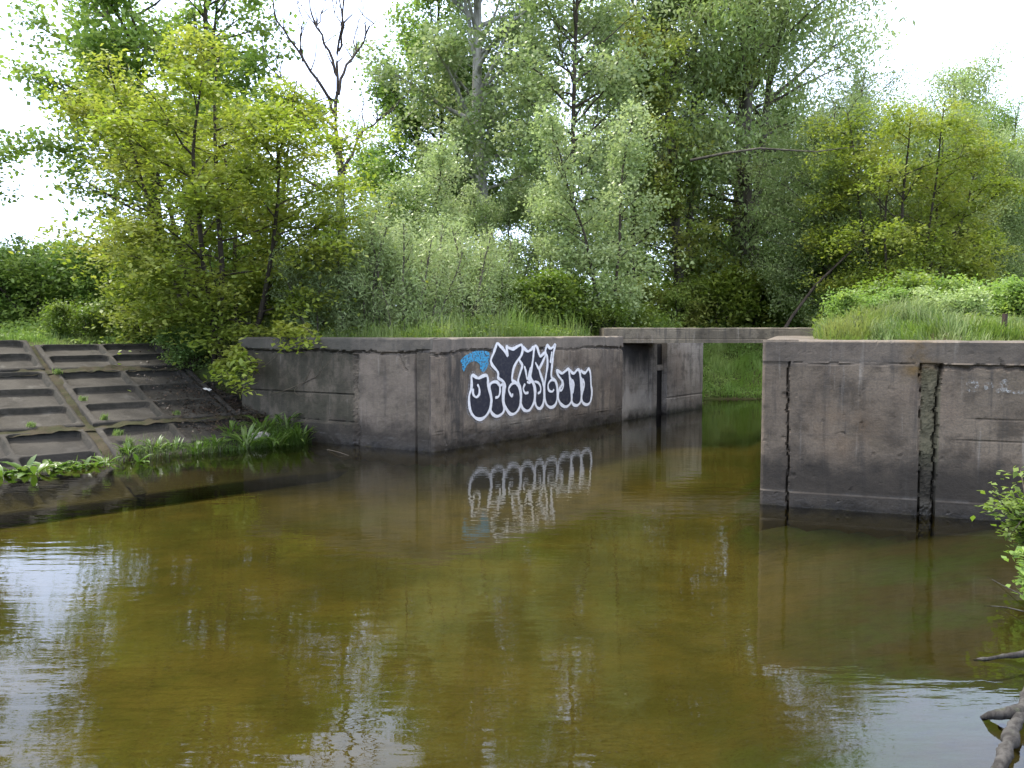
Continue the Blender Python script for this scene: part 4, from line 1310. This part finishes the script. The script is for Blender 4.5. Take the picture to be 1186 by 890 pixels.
for i, (px, dy) in enumerate(((150, 0), (178, 1), (204, 0), (228, 2), (250, 0), (268, -4), (286, 1), (303, -3), (318, 2), (333, -4), (346, 0), (357, -6), (340, -16), (353, -20))):
    py = 549 - .093 * px + dy - 3
    r_ = ray(px, py); Y = -EYE / r_[2]
    x = r_[0] * Y
    z = max(-.03, float(SLOPE * ((x - J[0]) * PUP[0] + (Y - J[1]) * PUP[1])))
    o = link_mesh('weed_clump', sp_[i % 2])
    o.location = (x, Y, z); o.rotation_euler = (0, 0, rg.uniform(0, 6.28)); sc = rg.uniform(.8, 1.3) * (1.25 if px > 280 else .9); o.scale = (sc, sc, sc)
    on = lab_w + ['thirteenth', 'fourteenth']
    tag(o, f'narrow-leaved weed clump, {on[i]} along the slope foot towards the wall', 'weed', 'weed clumps at the foot of the slope')
# thin grass among them
n = 2600
s_ = rg.uniform(-4.4, -.15, n); b_ = np.abs(rg.normal(0, .16, n)) * (1 + .9 * sstep(-2.2, -.4, s_)) - .12
P = np.array([on_slope(a, b, -.02) for a, b in zip(s_, b_)])
keepm = rg.uniform(0, 1, n) < (.25 + .75 * sstep(-2.8, -.6, s_))
tag(link_mesh('waterside_grass', blades(rg, P[keepm], .34, .012, .9, 'waterside_grass'), M['weed']), 'thin green grass along the waterline below the slabs', 'grass', kind='stuff')
# tufts growing in the seams
def tuft(px, py, n, h, lab):
    best = None
    r_ = ray(px, py)
    O = np.array([0, 0, EYE]); Jn = np.array([J[0], J[1], 0])
    t = ((Jn - O) @ NSL) / (r_ @ NSL)
    p = O + r_ * t
    rg = np.random.default_rng(int(px * 7 + py))
    B = np.zeros((n, 3)); B[:, :2] = rg.normal(0, .032, (n, 2))
    B += rg.normal(0, .02, (n, 1)) * 0
    o = link_mesh('grass_tuft', blades(rg, B, h, .012, 1.1, 'grass_tuft'), M['grass_dry'])
    o.location = p - NSL * .03
    tag(o, lab, 'grass tuft', 'grass tufts in the slab seams')


tuft(149, 519, 150, .30, 'larger bright grass tuft near the waterline in the weedy seam')
tuft(120, 486, 90, .20, 'smaller grass tuft where the seams between four slabs cross')
tuft(36, 493, 150, .12, 'tiny mossy tuft in the seam at the left')
tuft(66, 432, 150, .16, 'grass tuft high in the weedy seam near the top slabs')

tuft(96, 463, 110, .13, 'thin grass tuft halfway up the weedy seam')
tuft(205, 479, 110, .12, 'thin grass tuft in the level seam right of the seam crossing')
tuft(137, 503, 110, .15, 'grass tuft between the seam crossing and the waterline tuft')

# saplings hanging over the corner
def sapling(name, base, targets, leafn, seed, label, lsize=(.16, .085), mat='leaf_yellow', sig=.13, cat='sapling', r0=.014):
    rg = np.random.default_rng(seed)
    o = thing(name, tuple(base), label, cat)
    tb = Tubes(); cs = []
    for tg in targets:
        tg = np.array(tg) - base
        mid = tg * .55 + np.array([0, 0, .18]) + rg.normal(0, .06, 3)
        q = np.array(catmull([np.zeros(3), mid * .5, mid, tg], False, 5))
        tb.add(q, np.linspace(r0, .004, len(q)), 5)
        for f in np.linspace(.4, 1, 7): cs.append(interp(q, min(f, .999))[0])
    cs = np.repeat(np.array(cs), leafn, 0)
    off = rg.normal(0, 1, cs.shape) * np.array([sig, sig, sig * .45]); off[:, 2] -= 1.2 * (off[:, 0] ** 2 + off[:, 1] ** 2)
    V, Fq = leaf_arrays(rg, cs + off, *lsize, 1., .4, .6)
    link_mesh('stem', tb.mesh('stem'), M['twig'], o)
    link_mesh('leaves', np_mesh('leaves', V, Fq, False, rg.uniform(0, 1, len(cs))), M[mat], o)
    return o


b1 = at(262, 420, 18.2)
sapling('boxelder_sapling', b1, [at(275, 412, 16.6), at(283, 428, 16.2), at(268, 440, 16.0), at(282, 450, 15.9), at(256, 436, 16.3), at(290, 418, 16.5), at(227, 397, 17.2)], 15, 3, 'yellow-green leafy spray hanging over the upper corner of the paved slope')
b2 = np.array([gx(330, 17.5), 17.5, 2.0])
sapling('boxelder_sapling', b2, [at(322, 388, 16.6), at(340, 384, 16.4), at(352, 396, 16.2), at(370, 396, 16.2), at(334, 402, 16.2)], 12, 4, 'smaller yellow-green leafy spray drooping over the edge of the side wall', sig=.11)
# right foreground sapling on the near bank
b3 = np.array([gx(1212, 7.4), 7.4, .02])
sapling('bank_sapling', b3, [at(1150, 566, 7.2), at(1146, 590, 7.1), at(1172, 572, 7.3), at(1180, 590, 7.2), at(1188, 604, 7.2), at(1176, 612, 7.1), at(1198, 570, 7.3), at(1205, 620, 7.2), at(1182, 545, 7.4)], 13, 6,
        'green leafy sapling leaning into the picture at the right edge over the water', lsize=(.075, .04), mat='leaf_fresh', sig=.07, r0=.012)
sapling('bank_sapling', np.array([gx(1216, 6.6), 6.6, .05]), [at(1187, 685, 6.5), at(1194, 660, 6.5), at(1190, 640, 6.6), at(1200, 700, 6.5)], 9, 7, 'small green sprig at the right edge below the leafy sapling', lsize=(.07, .04), mat='leaf_maple', sig=.06, r0=.008)

# ------------------------------------------------------------------ litter, twigs, post, driftwood
M['rust'] = plain('rusty_steel', (.05, .032, .024), .85, .3, .5, 30)
M['drift'] = bark_mat('weathered_driftwood', (.06, .057, .054), (.025, .023, .022), 18)
M['scrap'] = plain('white_scrap', (.62, .60, .57), .7, .3, .2, 20)
M['stone'] = plain('pale_stone', (.34, .33, .31), .85, .2, .3, 14)

pp = np.array([gx(1163, 11.0), 11.0]); pz = float(ground_height(pp[:1], pp[1:])[0])
bm = bmesh.new()
for (w, d, ox, oy) in ((.045, .006, 0, 0), (.006, .045, -.0195, .0258)):
    r = bmesh.ops.create_cube(bm, size=1)
    for v in r['verts']: v.co = Vector((v.co.x * w + ox, v.co.y * d + oy, v.co.z * .42 + .13))
bmesh.ops.bevel(bm, geom=bm.edges[:], offset=.0015, segments=1, affect='EDGES')
me = bpy.data.meshes.new('metal_post'); bm.to_mesh(me); bm.free()
o = link_mesh('metal_post', me, M['rust']); o.location = (pp[0], pp[1], pz); o.rotation_euler = (.03, .02, .5)
tag(o, 'short rusty angle-iron post standing on the right wall top', 'post')


def lump(name, loc, size, mat, seed, label, cat):
    bm = bmesh.new(); bmesh.ops.create_icosphere(bm, subdivisions=3, radius=1)
    for v in bm.verts:
        k = 1 + .35 * mnoise.fractal(v.co * 1.4 + Vector((seed, 0, 0)), 1, 2, 4)
        v.co = Vector((v.co.x * size[0] * k, v.co.y * size[1] * k, v.co.z * size[2] * k))
    me = bpy.data.meshes.new(name); bm.to_mesh(me); bm.free()
    for p in me.polygons: p.use_smooth = True
    o = link_mesh(name, me, mat); o.location = loc; tag(o, label, cat); return o


def slope_pt(px, py, h=0.):
    r_ = ray(px, py); t = ((np.array([J[0], J[1], -EYE])) @ NSL) / (r_ @ NSL)
    return np.array([0, 0, EYE]) + r_ * t + NSL * h


lump('pale_stone', slope_pt(302, 509, .05), (.2, .13, .1), M['stone'], 3, 'pale stone lying among the weeds at the foot of the slope', 'stone')
bm = bmesh.new()
prof = [(-.11, .0), (-.05, .014), (.0, .004), (.06, .018), (.12, .004)]
vs = []
for (x, z) in prof:
    vs.append((bm.verts.new((x, -.035, z)), bm.verts.new((x, .035, z + .01)), bm.verts.new((x, .032, z + .004)), bm.verts.new((x, -.032, z - .006))))
for a, b in zip(vs, vs[1:]):
    for k in range(4): bm.faces.new((a[k], a[(k + 1) % 4], b[(k + 1) % 4], b[k]))
bm.faces.new(vs[0][::-1]); bm.faces.new(vs[-1])
me = bpy.data.meshes.new('paper_scrap'); bm.to_mesh(me); bm.free()
o = link_mesh('paper_scrap', me, M['scrap']); o.location = slope_pt(239, 453, .03); o.rotation_euler = (.2, .15, -.5)
tag(o, 'white scrap of litter lying on the upper slope near the wall', 'litter')
lump('pebble', (gx(474, 15.35), 15.35, .0), (.035, .03, .03), M['scrap'], 9, 'small white pebble at the waterline below the side wall', 'pebble')

# dry stems against the side wall
def on_A(px, py, off=.06):
    r = ray(px, py)
    A = np.array([[A_DIR[0], -r[0]], [A_DIR[1], -r[1]]])
    s, t = np.linalg.solve(A, -CORN)
    p = CORN + A_DIR * s + an_ * off
    return np.array([p[0], p[1], EYE + r[2] * t])


for pts, r, lab in (([(316, 457), (335, 452), (352, 443), (370, 434), (382, 424), (396, 404)], .011, 'long dry bare stem leaning across the side wall'),
                    ([(292, 438), (306, 428), (318, 414), (324, 402)], .009, 'short dry stem beside the yellow-green spray at the wall'),
                    ([(345, 449), (348, 456), (354, 460), (362, 460)], .007, 'small curled dry stem low on the side wall')):
    tb = Tubes()
    q = np.array([on_A(p[0], p[1], .05 + .08 * math.sin(i * .5)) for i, p in enumerate(catmull(pts, False, 4))])
    tb.add(q, np.linspace(r, r * .4, len(q)), 5)
    if len(pts) > 5:
        tb.add([q[12], q[14] + np.array([.02, -.02, .22]), q[15] + np.array([.02, -.02, .3])], [.006, .005, .003], 4)
        tb.add([q[8], q[9] + np.array([.05, -.02, .22]), q[10] + np.array([.1, -.02, .42])], [.006, .005, .003], 4)
    o = link_mesh('dry_stem', tb.mesh('dry_stem'), M['twig']); tag(o, lab, 'twig')

# driftwood at the right edge
def wpt(px, py, z=0.):
    r = ray(px, py); t = (z - EYE) / r[2]; return np.array([r[0] * t, r[1] * t, z])


def gnarl(me, amp):
    for v in me.vertices:
        n = v.normal; c = v.co
        v.co = c + n * amp * (mnoise.fractal(Vector((c.x * 9, c.y * 9, c.z * 9)), 1, 2, 4) + .6 * mnoise.noise(Vector((c.x * 40, c.y * 12, c.z * 40))))
    return me


dw = thing('driftwood_log', tuple(wpt(1178, 850, 0)), 'grey weathered trunk lying half sunk in the lower right corner', 'driftwood')
D2 = np.array(dw.location)
tb = Tubes()
q = np.array(catmull([wpt(1152, 905, -.03), wpt(1166, 868, .03), wpt(1180, 832, .06), wpt(1196, 795, .08), wpt(1215, 770, .12)], False, 14))
rad = .032 + .005 * np.sin(np.arange(len(q)) * 1.1)
tb.add(q - D2, rad, 18)
link_mesh('trunk', gnarl(tb.mesh('trunk'), .016), M['drift'], dw)
tb = Tubes()
q = np.array(catmull([wpt(1137, 832, -.01), wpt(1150, 829, .035), wpt(1170, 826, .07), wpt(1188, 822, .08)], False, 5))
tb.add(q - D2, np.array([.012, .016, .02, .026, .03, .034, .04, .044, .05, .053, .056, .058, .06, .06, .06, .06])[:len(q)] * .62, 8)
q = np.array(catmull([wpt(1160, 842, -.04), wpt(1168, 848, .0), wpt(1178, 840, .05)], False, 5))
tb.add(q - D2, np.linspace(.012, .03, len(q)), 8)
link_mesh('root_stub', gnarl(tb.mesh('root_stub'), .014), M['drift'], dw)
tb = Tubes()
q = np.array(catmull([wpt(1128, 765, -.012), wpt(1148, 763, .006), wpt(1166, 760, .02), wpt(1190, 757, .05), wpt(1215, 752, .08)], False, 5))
tb.add(q, np.linspace(.006, .032, len(q)), 8)
o = link_mesh('driftwood_branch', gnarl(tb.mesh('driftwood_branch'), .01), M['drift']); tag(o, 'grey tapering branch breaking the water surface above the sunken trunk', 'driftwood')
for k, (pts, r, lab) in enumerate((([(1140, 702, -.01), (1160, 703, .01), (1176, 706, .03), (1200, 712, .06)], .007, 'thin pale twig on the water at the right edge'),
                                   ([(1143, 668, -.01), (1165, 680, .02), (1190, 692, .05)], .005, 'thin dark twig above the pale twig at the right edge'))):
    tb = Tubes(); q = np.array(catmull([wpt(*p) for p in pts], False, 4)); tb.add(q, np.linspace(r * .5, r, len(q)), 5)
    o = link_mesh('floating_twig', tb.mesh('floating_twig'), M['drift']); tag(o, lab, 'twig')
tb = Tubes()
q = np.array(catmull([wpt(379, 521, .0), wpt(392, 524, .03), wpt(404, 528, .0)], False, 4)); tb.add(q, np.linspace(.012, .006, len(q)), 5)
o = link_mesh('floating_twig', tb.mesh('floating_twig'), M['twig']); tag(o, 'short twig at the waterline under the side wall', 'twig')

# ------------------------------------------------------------------ light, sky, view
SUN_EL, SUN_AZ = R(60), R(300)          # azimuth clockwise from +Y
w = bpy.data.worlds.new('World'); scene.world = w; w.use_nodes = True
nt = w.node_tree; nt.nodes.clear()
out = nt.nodes.new('ShaderNodeOutputWorld'); bg = nt.nodes.new('ShaderNodeBackground'); bg.inputs['Strength'].default_value = .1
sky = nt.nodes.new('ShaderNodeTexSky'); sky.sky_type = 'NISHITA'; sky.sun_disc = False
sky.sun_elevation = SUN_EL; sky.sun_rotation = SUN_AZ; sky.air_density = 1.0; sky.dust_density = 1.5
tc = nt.nodes.new('ShaderNodeTexCoord')
mp = nt.nodes.new('ShaderNodeMapping'); mp.inputs['Scale'].default_value = (1, 1, 2.4)
nz = nt.nodes.new('ShaderNodeTexNoise'); nz.inputs['Scale'].default_value = 1.6; nz.inputs['Detail'].default_value = 6; nz.inputs['Roughness'].default_value = .55
nt.links.new(tc.outputs['Generated'], mp.inputs[0]); nt.links.new(mp.outputs[0], nz.inputs['Vector'])
mr = nt.nodes.new('ShaderNodeMapRange'); mr.interpolation_type = 'SMOOTHSTEP'
mr.inputs['From Min'].default_value = .30; mr.inputs['From Max'].default_value = .62; mr.inputs['To Min'].default_value = .45; mr.inputs['To Max'].default_value = .97
nt.links.new(nz.outputs['Fac'], mr.inputs['Value'])
mx = nt.nodes.new('ShaderNodeMix'); mx.data_type = 'RGBA'
nt.links.new(mr.outputs[0], mx.inputs['Factor']); nt.links.new(sky.outputs[0], mx.inputs[6])
sx_ = nt.nodes.new('ShaderNodeSeparateXYZ'); nt.links.new(tc.outputs['Generated'], sx_.inputs[0])
el_ = nt.nodes.new('ShaderNodeMapRange'); el_.interpolation_type = 'SMOOTHSTEP'
el_.inputs['From Min'].default_value = .35; el_.inputs['From Max'].default_value = .8
nt.links.new(sx_.outputs[2], el_.inputs['Value'])
cm = nt.nodes.new('ShaderNodeMix'); cm.data_type = 'RGBA'; nt.links.new(el_.outputs[0], cm.inputs['Factor'])
cm.inputs[6].default_value = (9.0, 10.7, 14.6, 1); cm.inputs[7].default_value = (13.6, 13.4, 13.2, 1)
nt.links.new(cm.outputs[2], mx.inputs[7])
nt.links.new(mx.outputs[2], bg.inputs['Color']); nt.links.new(bg.outputs[0], out.inputs['Surface'])

sun = bpy.data.lights.new('sun', 'SUN'); sun.energy = 3.2; sun.angle = R(12); sun.color = (1, .95, .86)
so = bpy.data.objects.new('sun', sun); C.objects.link(so)
dv = Vector((math.sin(SUN_AZ) * math.cos(SUN_EL), math.cos(SUN_AZ) * math.cos(SUN_EL), math.sin(SUN_EL)))
so.rotation_euler = dv.to_track_quat('Z', 'Y').to_euler()
so.location = (0, 0, 30)

vs_ = scene.view_settings
scene.display_settings.display_device = 'sRGB'
vs_.view_transform = 'Standard'; vs_.look = 'None'; vs_.exposure = 1.42; vs_.gamma = 1.0; vs_.use_curve_mapping = False
cy = scene.cycles
cy.max_bounces = 8; cy.diffuse_bounces = 4; cy.glossy_bounces = 3; cy.transmission_bounces = 4; cy.transparent_max_bounces = 12
cy.use_denoising = True
cy.sample_clamp_indirect = 6.0
cy.caustics_reflective = False; cy.caustics_refractive = False
